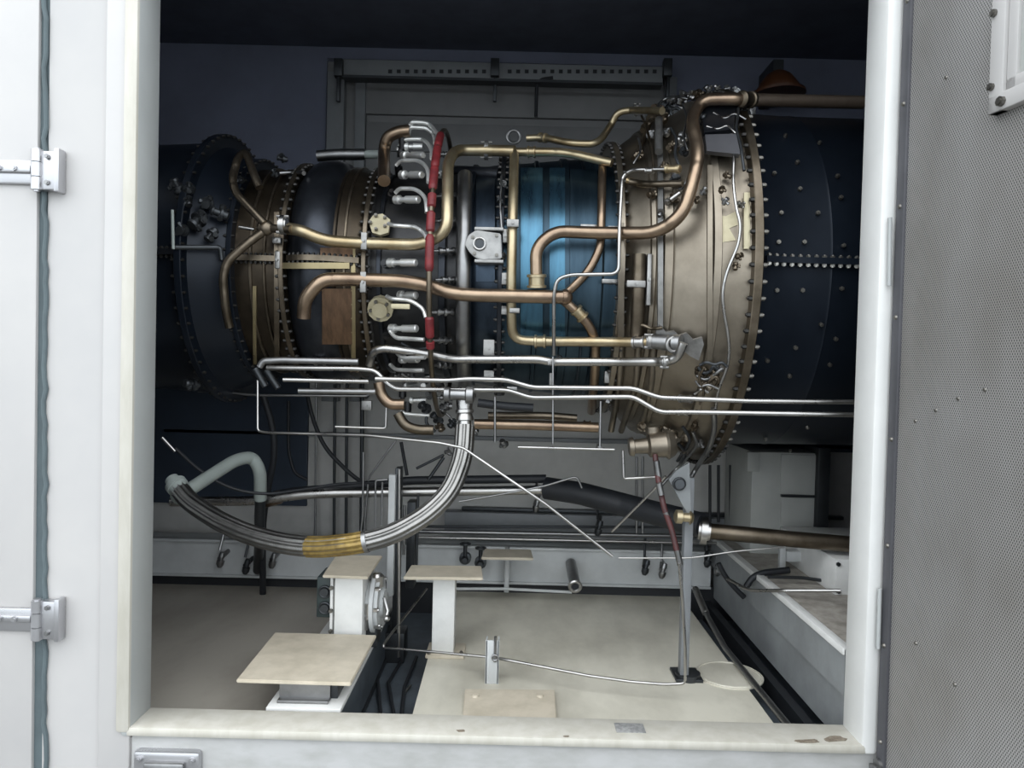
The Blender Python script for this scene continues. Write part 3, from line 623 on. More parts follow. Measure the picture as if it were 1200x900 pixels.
# port covers
def portcover(x, y, rpx, name, ma, outline=None, label=None):
    D = SD(x, y, .03) / F; c = SP(x, y, .02); n = SN(c); bm = nbm()
    if outline: w = [SP(px, py, .03) for px, py in outline]; prism(bm, w, n, .02)
    else: cyl(bm, c, c + n * .035, rpx * D, 12); cyl(bm, c + n * .035, c + n * .05, rpx * D * .6, 16)
    o = obj(name, bm, ma, eng, label)
    a, b = frame_of(n)
    for k in range(5):
        q = c + (a * math.cos(k * 1.257 + .4) + b * math.sin(k * 1.257 + .4)) * rpx * D * .72; bm = nbm(); hexb(bm, q + n * (.03 if outline else .035), n, .008, .012); obj('bolt', bm, 'boltm', o)
portcover(445, 265, 13, 'port_cover', 'patch', [(433, 262), (438, 255), (449, 253), (458, 260), (456, 275), (446, 278), (437, 275)], 'straw coloured port cover')
portcover(447, 360, 15, 'port_cover', 'patch', None, 'round straw coloured port cover')
bm = nbm(); bpx(bm, 458, 356, 480, 362, 3.12, .02, .003); obj('cover_lever', bm, 'patch', eng)
# trunnion bracket
bm = nbm(); ol = [(545, 286), (549, 276), (558, 270), (587, 273), (588, 302), (566, 305), (556, 301), (549, 294)]
w = [SP(x, y, .12) for x, y in ol]; Dm = sum(p.y for p in w) / len(w); w = [Vector((p.x, Dm, p.z)) for p in w]
prism(bm, w, (0, 1, 0), .05); bmesh.ops.bevel(bm, geom=bm.edges[:], offset=.004, segments=2, affect='EDGES')
br = obj('mount_bracket', bm, 'bracket', eng, 'bright rounded mounting bracket with a hole')
c = Vector((P(562, 286, 2.54 + Dm).x, Dm, P(562, 286, 2.54 + Dm).z)); bm = nbm(); cyl(bm, c - Vector((0, .006, 0)), c + Vector((0, .03, 0)), .022, 20); cyl(bm, c - Vector((0, .008, 0)), c, .012, 14); obj('bush', bm, 'darksteel', br)
bm = nbm(); torus(bm, c - Vector((0, .006, 0)), (0, 1, 0), .024, .005); obj('bush_ring', bm, 'silver', br)
bm = nbm(); bpx(bm, 556, 266, 590, 270, 2.54 + Dm + .005, .08, .003); obj('bracket_rib', bm, 'bracket', br)
bm = nbm(); bpx(bm, 556, 304, 590, 308, 2.54 + Dm + .005, .08, .003); obj('bracket_rib', bm, 'bracket', br)
for x, y in ((554, 278), (582, 276), (582, 299), (556, 297)):
    bm = nbm(); q = P(x, y, 2.54 + Dm); hexb(bm, (q.x, Dm, q.z), (0, -1, 0), .008, .008); obj('bolt', bm, 'boltm', br)
# flange between combustor and turbine: pad at the top
pipe('duct_pad', [(536, 202), (586, 205)], 8, 'darkcase', eng, off=.0)
torus_bm = nbm(); torus(torus_bm, P(602, 160, 3.7), (0, 1, 0), .032, .008); obj('lifting_eye', torus_bm, 'dullsilver', eng)
# ---------------- turbine frame: actuators and fittings at the top
def lump(name, x, y, D, s, ma, seed, label=None, parent=eng):    # small bolted fitting: stacked turned body with cross tubes
    random.seed(seed); c = P(x, y, D); bm = nbm(); u = s * D / F
    ax = Vector((random.uniform(-1, 1), -.5, random.uniform(-1, 1))).normalized()
    steps(bm, c - ax * u, c + ax * u, [(0, u * .35), (.1, u * .55), (.35, u * .55), (.37, u * .8), (.5, u * .8), (.52, u * .45), (.85, u * .45), (.87, u * .6), (1, u * .5)], 14)
    for k in range(3):
        d = Vector((random.uniform(-1, 1), -random.uniform(.1, .7), random.uniform(-1, 1))).normalized()
        q = c + d * u * .4; cyl(bm, q, q + d * u * .45, u * .3, 10); hexb(bm, q + d * u * .45, d, u * .36, u * .2)
    return obj(name, bm, ma, parent, label)
for i, (x, y, s, ma) in enumerate(((764, 140, 9, 'tan'), (770, 128, 8, 'copper'), (782, 126, 8, 'darksteel'), (798, 115, 8, 'dullsilver'), (809, 113, 6, 'silver'), (840, 104, 5, 'silver'), (852, 104, 4, 'dullsilver'), (845, 130, 6, 'silver'), (780, 155, 6, 'dullsilver'), (797, 168, 8, 'silver'), (800, 160, 6, 'dullsilver'),
        (838, 146, 7, 'dullsilver'), (850, 152, 7, 'darksteel'), (858, 128, 7, 'dullsilver'), (790, 211, 7, 'darksteel'), (782, 236, 5, 'silver'), (764, 228, 6, 'bronze'), (800, 218, 6, 'dullsilver'), (824, 224, 5, 'dullsilver'), (815, 234, 5, 'bronze'), (852, 206, 5, 'bronze'), (790, 232, 6, 'bronze'))):
    lump('pipe_fitting', x, y, SD(x, y, .03) if y > 150 else 3.55, s, ma, 50 + i)
bm = nbm(); prism(bm, [P(x, y, 3.46) for x, y in ((783, 136), (790, 124), (803, 126), (803, 140), (786, 150))], (0, 1, 0), .02); eye = obj('lever_arm', bm, 'bracket', eng, 'pale lever plate with a bushed eye')
bm = nbm(); torus(bm, P(792, 132, 3.455), (0, 1, 0), .022, .008); cyl(bm, P(792, 132, 3.47), P(792, 132, 3.45), .012, 14); obj('eye_ring', bm, 'darksteel', eye)
bm = nbm(); w = [SP(x, y, .05) for x, y in ((824, 162), (860, 161), (865, 185), (826, 181))]; prism(bm, w, (0, -1, .2), .03); obj('sensor_box', bm, 'greyplate', eng, 'flat dark grey box')
bm = nbm(); w = [SP(x, y, .06) for x, y in ((820, 128), (862, 124), (858, 156), (824, 160))]; prism(bm, w, (0, -1, .6), .02); obj('junction_plate', bm, 'darkcase', eng)
bm = nbm(); bpx(bm, 877, 124, 886, 135, 3.47, .05, .006); obj('pipe_clamp', bm, 'dullsilver', eng)
pipe('actuator_rod', [(742, 186), (756, 160), (762, 142)], 3, 'bronze', eng, off=.03)
pipe('actuator_rod', [(772, 178), (772, 140)], 4.5, 'bracket', eng, off=.07, label='pale upright actuator rod')
pipe('actuator_rod', [(738, 213), (758, 216), (800, 215)], 4, 'bronze', eng, off=.06)
pipe('actuator_rod', [(786, 234), (797, 226)], 3, 'silver', eng, off=.06)
# sensor cable along the rear flange
pipe('sensor_cable', [(857, 134), (861, 155), (860, 180), (859, 215), (863, 245), (868, 262), (866, 285), (851, 320), (846, 345), (849, 370), (853, 390), (855, 412), (852, 432), (842, 455), (838, 480), (837, 505), (830, 530)], 1.8, 'silver', eng, off=.06, fil=12, label='thin silver cable along the rear flange')
pipe('sensor_cable', [(836, 478), (838, 500), (832, 525), (818, 545), (806, 566)], 3, 'dullsilver', eng, off=.06, fil=12, label='grey strap curving down at the bottom right')
for i, (pts, ma) in enumerate((([(818, 430), (824, 438), (832, 436), (836, 428), (842, 434)], 'darksteel'), ([(816, 440), (826, 446), (836, 440), (846, 432)], 'dullsilver'), ([(822, 452), (832, 446), (838, 440), (844, 446), (836, 456)], 'bronze'), ([(814, 462), (822, 455), (830, 460)], 'silver'),
        ([(800, 500), (810, 515), (802, 528), (794, 540)], 'darksteel'), ([(812, 506), (818, 520), (806, 536), (790, 552), (776, 568)], 'dullsilver'), ([(795, 520), (804, 530), (796, 545), (800, 556)], 'darksteel'), ([(775, 500), (770, 515), (780, 525)], 'bronze'),
        ([(838, 140), (846, 143), (852, 150)], 'silver'), ([(836, 150), (848, 155), (858, 153)], 'silver'), ([(744, 385), (752, 380), (764, 386), (776, 384)], 'bronze'))):
    pipe('harness_cable', pts, 2, ma, eng, off=.05, fil=8, seg=8)
for i, (x, y, s, ma) in enumerate(((822, 436, 8, 'bronze'), (834, 440, 8, 'bronze'), (842, 432, 6, 'dullsilver'), (828, 452, 7, 'tan'), (806, 512, 7, 'tan'), (800, 524, 7, 'bronze'), (814, 500, 6, 'bronze'), (790, 510, 7, 'tan'), (778, 506, 8, 'tan'), (788, 528, 7, 'tan'), (820, 520, 6, 'dullsilver'), (752, 500, 7, 'bronze'))):
    lump('pipe_fitting', x, y, SD(x, y, .03), s, ma, 150 + i)
for i, (x, y, s, ma) in enumerate(((756, 150, 7, 'bronze'), (762, 158, 6, 'dullsilver'), (776, 138, 7, 'bronze'), (787, 118, 6, 'dullsilver'), (818, 110, 7, 'bronze'), (830, 106, 6, 'dullsilver'), (863, 108, 6, 'dullsilver'), (872, 134, 7, 'darksteel'), (842, 138, 6, 'bronze'), (853, 142, 6, 'dullsilver'), (826, 142, 8, 'darksteel'),
        (786, 172, 6, 'bronze'), (802, 178, 6, 'darksteel'), (778, 196, 6, 'bronze'), (792, 200, 5, 'silver'), (806, 238, 6, 'bronze'), (774, 250, 5, 'dullsilver'), (748, 180, 6, 'bronze'), (846, 222, 5, 'bronze'), (850, 236, 5, 'dullsilver'), (868, 240, 5, 'boltm'), (866, 300, 5, 'bronze'), (862, 312, 5, 'bronze'),
        (480, 440, 7, 'dullsilver'), (500, 444, 6, 'darksteel'), (515, 452, 7, 'dullsilver'), (498, 478, 8, 'darksteel'), (512, 490, 8, 'darksteel'), (522, 478, 7, 'dullsilver'), (516, 500, 6, 'bronze'), (530, 496, 6, 'darksteel'), (556, 506, 5, 'dullsilver'), (528, 528, 7, 'dullsilver'), (466, 440, 6, 'dullsilver'), (504, 462, 6, 'dullsilver'), (430, 462, 5, 'dullsilver'),
        (590, 520, 6, 'dullsilver'), (672, 500, 5, 'copper'), (712, 466, 6, 'dullsilver'), (655, 420, 5, 'dullsilver'), (600, 286, 5, 'dullsilver'), (588, 300, 5, 'dullsilver'), (590, 215, 5, 'dullsilver'), (586, 236, 5, 'darksteel'))):
    lump('pipe_fitting', x, y, 3.55 if y < 125 else SD(x, y, .05), s, ma, 400 + i)
for i, (pts, ma, r) in enumerate((([(752, 136), (758, 150), (764, 175), (766, 200)], 'bronze', 1.6), ([(768, 132), (774, 118), (790, 112), (806, 116)], 'dullsilver', 1.6), ([(800, 122), (806, 140), (800, 158), (806, 176)], 'dullsilver', 1.4), ([(862, 112), (866, 130), (862, 150), (868, 170), (872, 200)], 'darksteel', 1.8),
        ([(836, 132), (850, 140), (860, 132), (874, 140)], 'dullsilver', 1.3), ([(828, 148), (842, 152), (852, 146), (862, 156)], 'silver', 1.2), ([(786, 150), (794, 164), (790, 180), (796, 194)], 'darksteel', 1.8), ([(742, 192), (752, 176), (748, 162)], 'dullsilver', 1.4),
        ([(820, 428), (828, 424), (838, 428), (846, 424), (852, 430)], 'darksteel', 1.8), ([(815, 446), (820, 454), (830, 450), (842, 456)], 'dullsilver', 1.5), ([(826, 430), (818, 442), (826, 460), (820, 474)], 'bronze', 1.6), ([(470, 438), (486, 446), (502, 440), (518, 446)], 'dullsilver', 1.6),
        ([(492, 470), (502, 482), (498, 496), (510, 506)], 'darksteel', 2), ([(508, 468), (514, 480), (526, 486), (534, 500)], 'dullsilver', 1.5), ([(588, 205), (586, 240), (588, 268)], 'dullsilver', 1.4), ([(470, 402), (484, 410), (500, 408)], 'darksteel', 2))):
    pipe('harness_cable', pts, r, ma, eng, off=.075, fil=8, seg=8)
# port block lower right
splate('port_block', [(768, 386), (773, 380), (780, 388), (790, 387), (795, 392), (804, 389), (812, 397), (822, 394), (824, 402), (818, 421), (808, 416), (798, 408), (784, 410), (768, 408)], 'bracket', mid, .03, .014, 'pale irregular port block')
a, b = SP(764, 400, .07), SP(800, 402, .07); bm = nbm(); steps(bm, a, b, [(0, .024), (.05, .032), (.55, .032), (.6, .024), (.7, .024), (.72, .034), (.95, .034), (1, .02)]); obj('port_union', bm, 'dullsilver', eng)
bm = nbm(); torus(bm, SP(790, 404, .09), (0, 1, 0), .028, .008); obj('clamp_ring', bm, 'bracket', eng)
# drain knob at the bottom of the tan frame
a, b = P(737, 524, 3.12), P(790, 520, 3.12); bm = nbm(); steps(bm, a, b, [(0, .035), (.04, .04), (.1, .04), (.12, .03), (.4, .034), (.45, .05), (.8, .055), (.85, .065), (1, .05)]); obj('drain_sump', bm, 'tan', eng, 'tan drain sump under the frame')
pipe('drain_sump_neck', [(765, 500), (766, 515)], 9, 'tan', eng, D=3.15)
# cluster of fittings on the far left front frame
for i, (x, y, s) in enumerate(((207, 218, 9), (222, 222, 8), (220, 236, 7), (243, 238, 9), (232, 258, 12), (258, 250, 10), (214, 270, 9), (248, 275, 9), (282, 210, 5), (331, 186, 6), (322, 203, 5), (303, 212, 5), (225, 450, 9))):
    lump('pipe_fitting', x, y, SD(x, y, .05) if x < 280 else SD(x, y, .06), s, 'darksteel', 250 + i)
pipe('oil_pipe', [(202, 246), (203, 292)], 1.8, 'paleduct', eng, D=3.0); pipe('oil_pipe', [(205, 290), (258, 290), (260, 305)], 3, 'darksteel', eng, off=.05, fil=4)
pipe('oil_pipe', [(328, 203), (345, 202), (356, 203)], 2.5, 'dullsilver', eng, off=.03)
# ================================================================== THINGS ROUND THE ENGINE
# big braided hose
hw, hd = route([(545, 500), (543, 535), (528, 576), (500, 604), (462, 626), (420, 637), (370, 642), (330, 637), (290, 626), (255, 610), (222, 588), (208, 570)], D=[3.05, 2.95, 2.85, 2.85, 2.95, 3.05, 3.2], fil=30)
hose = thing('braided_hose', 'thick steel braided hose looping from under the engine to the far left', 'hose', tuple(hw[len(hw) // 2]))
bm = nbm(); tube(bm, hw, 11.5 * 2.95 / F, 120, uvs=True, lobes=12); obj('hose_body', bm, 'braid', hose)
a, b = P(544, 462, 3.06), P(545, 506, 3.04); bm = nbm(); steps(bm, a, b, [(0, .05), (.1, .05), (.12, .035), (.4, .032), (.42, .038), (.5, .038), (.52, .03), (.62, .036), (.7, .036), (.72, .027), (1, .027)]); obj('end_fitting', bm, 'silver', hose, 'bright turned end fitting')
bm = nbm(); steps(bm, P(519, 462, 3.0), P(556, 463, 3.0), [(0, .01), (.05, .03), (.2, .03), (.25, .022), (.7, .022), (.75, .035), (.95, .035), (1, .02)]); obj('clamp_collar', bm, 'dullsilver', hose)
i0 = min(range(len(hw)), key=lambda i: abs(hw[i].x - P(432, 635, 2.95).x)); i1 = min(range(len(hw)), key=lambda i: abs(hw[i].x - P(366, 641, 2.95).x))
bm = nbm(); tube(bm, hw[i0:i1 + 1], 12.1 * 2.95 / F, 120, lobes=12); obj('tape_wrap', bm, 'yellow', hose, 'amber coloured wrap')
bm = nbm(); c = hw[i0]; t = (hw[i0 + 1] - hw[i0 - 1]).normalized(); cyl(bm, c - t * .008, c + t * .008, 13 * 2.95 / F, 20); obj('clamp', bm, 'dullsilver', hose)
c = hw[-1]; bm = nbm(); t = (hw[-1] - hw[-4]).normalized(); steps(bm, c - t * .03, c + t * .05, [(0, .04), (.3, .042), (.32, .046), (.6, .046), (.62, .03), (1, .03)]); obj('end_fitting', bm, 'paleduct', hose)
# pale elbow pipe
dp = thing('drain_pipe', 'pale green grey elbow pipe with a dark lower leg behind the braided hose', 'pipe', tuple(P(302, 668, 4.4)))
pipe('elbow', [(206, 584), (240, 562), (276, 539), (296, 535), (305, 552), (305, 585)], 7.5, 'paleduct', dp, D=[3.3, 3.5, 3.7, 3.78], fil=16)
pipe('leg', [(305, 583), (304, 640), (302, 668)], 6, 'darksteel', dp, D=[3.79, 3.9, 4.42], label='lower leg with its shade painted dark')  # same pale pipe; its fade into shade is put into a dark material
# long service pipe
sp = thing('service_pipe', 'long low pipe running behind the hose, lagged black in the middle', 'pipe', tuple(P(560, 578, 4.0)))
pipe('pipe_run', [(200, 588), (292, 587), (322, 584), (350, 580), (385, 578), (455, 577), (648, 574)], 5.5, 'silver', sp, D=[3.85, 3.9, 3.95, 4.0], fil=14)
pipe('lagging', [(640, 572), (680, 578), (740, 594), (824, 616)], 14, 'black', sp, D=[4.0, 3.8, 3.5], fil=12, label='black lagging')
pipe('lagging', [(322, 580), (350, 575), (382, 573), (455, 566), (480, 563), (640, 561)], 5, 'black', sp, D=4.02, fil=12, label='black lagging')
pipe('pipe_run', [(824, 622), (870, 626), (930, 632), (1010, 639)], 9.5, 'bronze', sp, D=[3.5, 3.4], fil=12, label='straw coloured pipe end')
bm = nbm(); a, b = P(818, 621, 3.5), P(832, 623, 3.49); steps(bm, a, b, [(0, .045), (.2, .045), (.22, .065), (.75, .065), (.77, .045), (1, .045)]); obj('flange', bm, 'silver', sp)
bm = nbm(); steps(bm, P(308, 588, 3.92), P(330, 582, 3.92), [(0, .03), (.1, .036), (.9, .036), (1, .03)]); obj('union', bm, 'copper', sp, 'brown union')
# red sleeved drain tube
dt = thing('drain_tube', 'thin drain tube with dark red sleeves hanging from the tan frame down to the floor', 'tube', tuple(P(800, 705, 3.0)))
pipe('tube_run', [(796, 660), (800, 705), (803, 760), (803, 801), (778, 802), (740, 799), (690, 792), (582, 771), (520, 765), (447, 759), (462, 738), (500, 690)], 1.7, 'silver', dt, D=[2.95, 3.0, 3.05, 3.1, 3.2, 3.3, 3.4, 3.9], fil=6, seg=8)
pipe('sleeve', [(767, 528), (771, 560), (778, 595), (787, 620), (793, 645)], 3.4, 'reddark', dt, D=[3.1, 3.0, 2.96], fil=10, label='dark red sleeve')
for a in ([(769, 540), (772, 560)], [(772, 566), (775, 580)], [(780, 600), (784, 610)], [(792, 638), (797, 662)]): pipe('collar', a, 3.7, 'dullsilver', dt, D=2.99 if a[0][1] > 560 else 3.05, seg=12, label='bright collar')
# support leg
sl = thing('turbine_support', 'grey steel support leg with a triangular gusset under the turbine flange', 'support', tuple(P(808, 792, 3.28)))
bm = nbm(); a, b = P(803, 560, 3.25), P(806, 790, 3.3); box(bm, (P(803, 600, 3.25).x, P(0, 0, 3.25).y, fz), (P(813, 600, 3.25).x, P(0, 0, 3.25).y + .05, P(808, 560, 3.25).z), .003); obj('post', bm, 'column', sl)
bm = nbm(); prism(bm, [P(x, y, 3.24) for x, y in ((784, 562), (792, 552), (808, 542), (810, 608), (800, 592))], (0, 1, 0), .02); obj('gusset', bm, 'skidgrey', sl, 'triangular gusset plate')
bm = nbm(); cyl(bm, P(796, 567, 3.245), P(796, 567, 3.22), .022, 16); torus(bm, P(796, 567, 3.225), (0, 1, 0), .024, .006); obj('pin', bm, 'darksteel', sl)
bm = nbm(); cyl(bm, P(806, 788, 3.28), P(806, 795, 3.28), .055, 20); c = P(808, 792, 3.28); box(bm, (c.x - .07, c.y - .05, fz), (c.x + .05, c.y + .09, fz + .015), .003); obj('base_plate', bm, 'darksteel', sl)
bm = nbm(); steps(bm, P(790, 605, 3.2), P(812, 607, 3.2), [(0, .015), (.1, .03), (.4, .03), (.45, .02), (.8, .02), (.85, .03), (1, .02)]); obj('clamp', bm, 'brass', sl)
# thin wires and rods
def wire(name, pts, rpx, ma, D, label, cat, fil=8, group=None):
    w, d = route(pts, D=D, fil=fil); bm = nbm(); tube(bm, w, rpx * d / F, 8); return tag(obj(name, bm, ma, smooth=60), label, cat, group)
wire('sensing_tube', [(302, 446), (302, 505), (312, 507), (430, 510), (515, 519), (543, 525), (640, 591), (718, 652)], 1.6, 'silver', [3.2, 3.1, 2.9, 2.8, 2.8], 'thin steel tube bending left to right under the engine then down to the right', 'tube', 4)
wire('locking_rod', [(717, 623), (767, 573), (780, 558)], 1.6, 'silver', [3.3, 3.1], 'short slanting thin rod beside the red sleeved tube', 'rod')
wire('loose_wire', [(725, 654), (810, 654), (862, 646), (920, 641)], 1.1, 'silver', 3.2, 'thin pale wire crossing low in front of the straw coloured pipe', 'wire', 14)
wire('black_cable', [(205, 525), (235, 553), (270, 573), (310, 580), (360, 573), (395, 567), (450, 565)], 1.8, 'black', [3.4, 3.6, 3.9], 'black cable sagging over the low pipe at the left', 'cable', 20)
wire('loose_wire', [(538, 588), (600, 577), (640, 569), (676, 558), (682, 572)], 1.3, 'dullsilver', 3.7, 'thin grey wire rising behind the braided hose', 'wire', 6)
wire('white_rod', [(190, 513), (205, 529)], 1.8, 'silver', 3.0, 'short bright rod near the left jamb', 'rod')
wire('grey_tube', [(232, 458), (262, 459), (295, 463), (430, 464)], 1.6, 'dullsilver', 3.7, 'thin grey tube behind the engine at the lower left', 'tube', 20)
wire('drop_cable', [(360, 462), (366, 490), (380, 525), (410, 555), (428, 568)], 2.5, 'black', 4.3, 'black cable curving down in front of the rear conduits', 'cable', 20)
wire('drop_cable', [(308, 462), (320, 500), (322, 535), (314, 570), (308, 610), (308, 702)], 4, 'black', [4.0, 4.1, 4.34], 'thick black cable hanging beside the pale elbow pipe', 'cable', 24)
wire('drop_cable', [(338, 470), (338, 530), (345, 555), (360, 562)], 2, 'black', 4.4, 'thin black cable beside the thick hanging cable', 'cable', 12)
for i, (x, wdt) in enumerate(((371, 1.4), (393, 1.8), (407, 1.8), (425, 2.4))):
    lab = ('leftmost and thinnest', 'second from the left', 'third from the left', 'rightmost and thickest')[i]
    wire('wall_conduit', [(x, 400), (x - 2, 688)], wdt, 'darksteel' if i else 'dullsilver', 4.6, f'vertical dark conduit on the back wall, {lab} of the four', 'conduit', group='conduits on the back wall')
wire('brace_wire', [(464, 516), (432, 560), (427, 620)], 1.3, 'dullsilver', 3.9, 'thin grey brace wire slanting down behind the hose', 'wire', 5)
wire('cable_cross', [(520, 533), (488, 549)], 1.6, 'darksteel', 4.0, 'upper dark stay behind the hose fitting', 'stay'); wire('cable_cross', [(520, 536), (502, 562)], 2, 'darksteel', 4.0, 'lower dark stay behind the hose fitting', 'stay')
wire('hanging_cable', [(470, 518), (474, 540), (477, 557)], 2, 'black', 4.1, 'short black cable hanging behind the upright tubes', 'cable')
# back rails and pipes
wire('rear_pipe', [(485, 617), (858, 618)], 1.6, 'darksteel', 4.45, 'dark upper pipe of the three low pipes on the back wall', 'pipe', group='low pipes on the back wall')
wire('rear_pipe', [(440, 622), (560, 624), (858, 629)], 2.4, 'dullsilver', 4.42, 'bright middle pipe of the three low pipes on the back wall', 'pipe', group='low pipes on the back wall')
wire('rear_pipe', [(440, 629), (560, 631), (858, 637)], 1.5, 'silver', 4.35, 'bright lowest pipe of the three low pipes on the back wall', 'pipe', group='low pipes on the back wall')
# cluster of upright tubes
up = thing('instrument_post', 'grey channel post standing behind the braided hose', 'post', tuple(P(460, 760, 3.75)))
bm = nbm(); bpx(bm, 454, 556, 462, 700, 3.7, .05, .003); obj('channel', bm, 'skid', up); bm = nbm(); bpx(bm, 461, 548, 468, 740, 3.74, .08, .003); obj('back_plate', bm, 'darksteel', up)
bm = nbm(); a = P(461, 740, 3.74); box(bm, (a.x - .06, a.y - .03, fz - .14), (a.x + .06, a.y + .1, a.z), .003); obj('foot', bm, 'darksteel', up)
wire('upright_tube', [(468, 550), (467, 770)], 1.9, 'silver', 3.5, 'tall bright upright tube right of the grey channel post', 'tube')
wire('upright_tube', [(454, 562), (440, 563), (440, 620)], 1.2, 'dullsilver', 3.65, 'thin hooked tube nearest left of the grey channel post', 'tube', 3)
wire('upright_tube', [(448, 565), (447, 615)], 1.2, 'dullsilver', 3.66, 'thin short tube touching the grey channel post', 'tube')
wire('upright_tube', [(426, 530), (425, 605), (423, 622)], 1.3, 'dullsilver', 3.8, 'thin tube farthest left of the grey channel post', 'tube')
wire('upright_tube', [(474, 592), (473, 650)], 1.8, 'dullsilver', 3.9, 'short dull tube just right of the tall bright upright tube', 'tube')
wire('upright_tube', [(490, 580), (488, 662)], 1.6, 'darksteel', 3.9, 'dark short tube right of the dull short tube', 'tube')
# dark column behind
bm = nbm(); bpx(bm, 476, 588, 486, 690, 4.0, .10, .004); a = P(481, 690, 4.0); tag(obj('dark_column', bm, 'darksteel'), 'dark steel column behind the beige topped stand', 'column')
# cable tray at the top
tr = thing('cable_tray', 'perforated grey cable tray high on the back wall', 'cable tray', tuple(P(580, 88, 4.55)))
bm = nbm(); bpx(bm, 403, 74, 775, 92, 4.58, .02, .002); t0 = obj('tray', bm, 'column', tr)
for x in range(455, 770, 10):
    if 572 < x < 590: continue
    bm = nbm(); bpx(bm, x, 81.5, x + 4.5, 85.5, 4.575, .01); obj('slot', bm, 'black', t0)
for x in (396, 580, 783):
    bm = nbm(); bpx(bm, x - 5, 68, x + 5, 88, 4.54, .06, .003); bpx(bm, x - 2, 88, x + 2, 118, 4.56, .03, .003); obj('hanger', bm, 'darksteel', tr)
bm = nbm(); bpx(bm, 403, 92, 775, 95, 4.5, .08); obj('lip', bm, 'darksteel', tr)
wire('tray_cable', [(648, 91), (634, 93), (629, 100), (628, 137)], 2, 'black', 4.54, 'black cable dropping from the perforated cable tray', 'cable', 8)
# orange fixture
ob = thing('orange_lamp', 'dim orange domed fixture above the copper coloured pipe at the upper right', 'lamp', tuple(P(912, 108, 4.3)))
bm = nbm(); steps(bm, P(912, 109, 4.3), P(912, 82, 4.3), [(0, .12), (.2, .12), (.45, .10), (.75, .07), (.92, .035), (1, .01)], 24); obj('dome', bm, 'orange', ob)
bm = nbm(); steps(bm, P(912, 112, 4.3), P(912, 108, 4.3), [(0, .05), (.1, .15), (.9, .15), (1, .12)], 24); obj('rim', bm, 'orange', ob); bm = nbm(); bpx(bm, 906, 70, 918, 110, 4.42, .26); obj('wall_bracket', bm, 'darksteel', ob)
# ================================================================== FLOOR THINGS
# white skid beam under the plates
A0, A1 = P(318, 838, 2.70), P(398, 838, 2.70)
bx0, bx1 = -.875, -.60
sb = thing('skid_beam', 'white painted beam on the floor under the two beige plates', 'beam', (-.74, .5, fz))
bm = nbm(); box(bm, (bx0, .15, -.02), (bx1, 1.55, .0), .003); obj('top_flange', bm, 'postwhite', sb)
bm = nbm(); box(bm, (bx0 + .11, .15, fz - .12), (bx1 - .11, 1.55, -.02)); obj('web', bm, 'postwhite', sb)
bm = nbm(); box(bm, (bx0, .15, fz - .14), (bx1, 1.55, fz - .115)); obj('bottom_flange', bm, 'darksteel', sb)
bm = nbm(); box(bm, (bx1 - .02, .15, fz - .115), (bx1 - .008, 1.55, -.02)); obj('side_plate', bm, 'pit', sb)
zt = .10
def platform(name, pts, z, th, ma, label, cat, parts=None):
    w = []
    for x, y in pts: d = ray(x, y); t = (z - CAM.z) / d.z; w.append(CAM + d * t)
    bm = nbm(); prism(bm, w, (0, 0, -1), th); bmesh.ops.bevel(bm, geom=bm.edges[:], offset=.003, segments=2, affect='EDGES'); return bm, w
bm, w = platform('', [(277, 796), (411, 800), (441, 744), (322, 741)], zt, .014, '', '', '')
st = thing('step_plate', 'large beige square plate on the white beam at the front left', 'plate', tuple(sum(w, Vector()) / 4 - Vector((0, 0, zt))))
obj('plate', bm, 'plate', st)
bm = nbm(); box(bm, (-.83, w[0].y + .08, 0.0), (-.63, w[2].y - .03, zt - .014), .003); obj('riser', bm, 'darksteel', st)
bm = nbm(); box(bm, (-.845, w[0].y + .03, 0.0), (-.655, w[0].y + .075, .012), .002); box(bm, (-.845, w[0].y + .06, .0), (-.655, w[0].y + .07, zt - .02)); obj('angle_cleat', bm, 'dullsilver', st, 'grey angle cleat')
# pedestal with the smaller plate
bm, w = platform('', [(378, 674), (431, 676), (448, 651), (394, 650)], .355, .012, '', '', '')
pc = sum(w, Vector()) / 4
pd = thing('pedestal', 'white box pedestal topped by a small beige plate behind the large beige plate', 'pedestal', (pc.x, pc.y, .0))
obj('top_plate', bm, 'plate', pd)
D = 3.2; a, b = P(392, 700, D), P(425, 700, D)
bm = nbm(); box(bm, (a.x, a.y, 0.0), (b.x, w[2].y - .03, .343), .003); obj('box', bm, 'postwhite', pd)
bm = nbm(); box(bm, (a.x - .022, a.y + .01, .06), (a.x - .010, w[2].y - .05, .335), .002); box(bm, (a.x - .02, a.y + .05, .1), (a.x + .002, a.y + .07, .13)); box(bm, (a.x - .02, a.y + .05, .26), (a.x + .002, a.y + .07, .29)); obj('side_flange', bm, 'postwhite', pd)
for z in (.10, .19, .29):
    bm = nbm(); hexb(bm, (a.x - .016, a.y + .01, z), (0, -1, 0), .009, .012); obj('bolt', bm, 'boltm', pd)
jb = thing('junction_box', 'small dark box with two round sockets on the left side of the white pedestal', 'junction box', tuple(P(381, 724, 3.24)))
bm = nbm(); bpx(bm, 371, 676, 389, 724, 3.24, .16, .004); obj('body', bm, 'green', jb)
for y in (693, 712):
    bm = nbm(); c = P(381, y, 3.24); steps(bm, c + Vector((0, .004, 0)), c - Vector((0, .018, 0)), [(0, .028), (.5, .028), (.55, .02), (1, .018)]); torus(bm, c - Vector((0, .008, 0)), (0, 1, 0), .024, .005); obj('socket', bm, 'darksteel', jb)
vc = P(437, 705, 3.35)
vl = thing('flange_valve', 'round grey flanged valve on the right side of the white pedestal', 'valve', (vc.x, vc.y, 0))
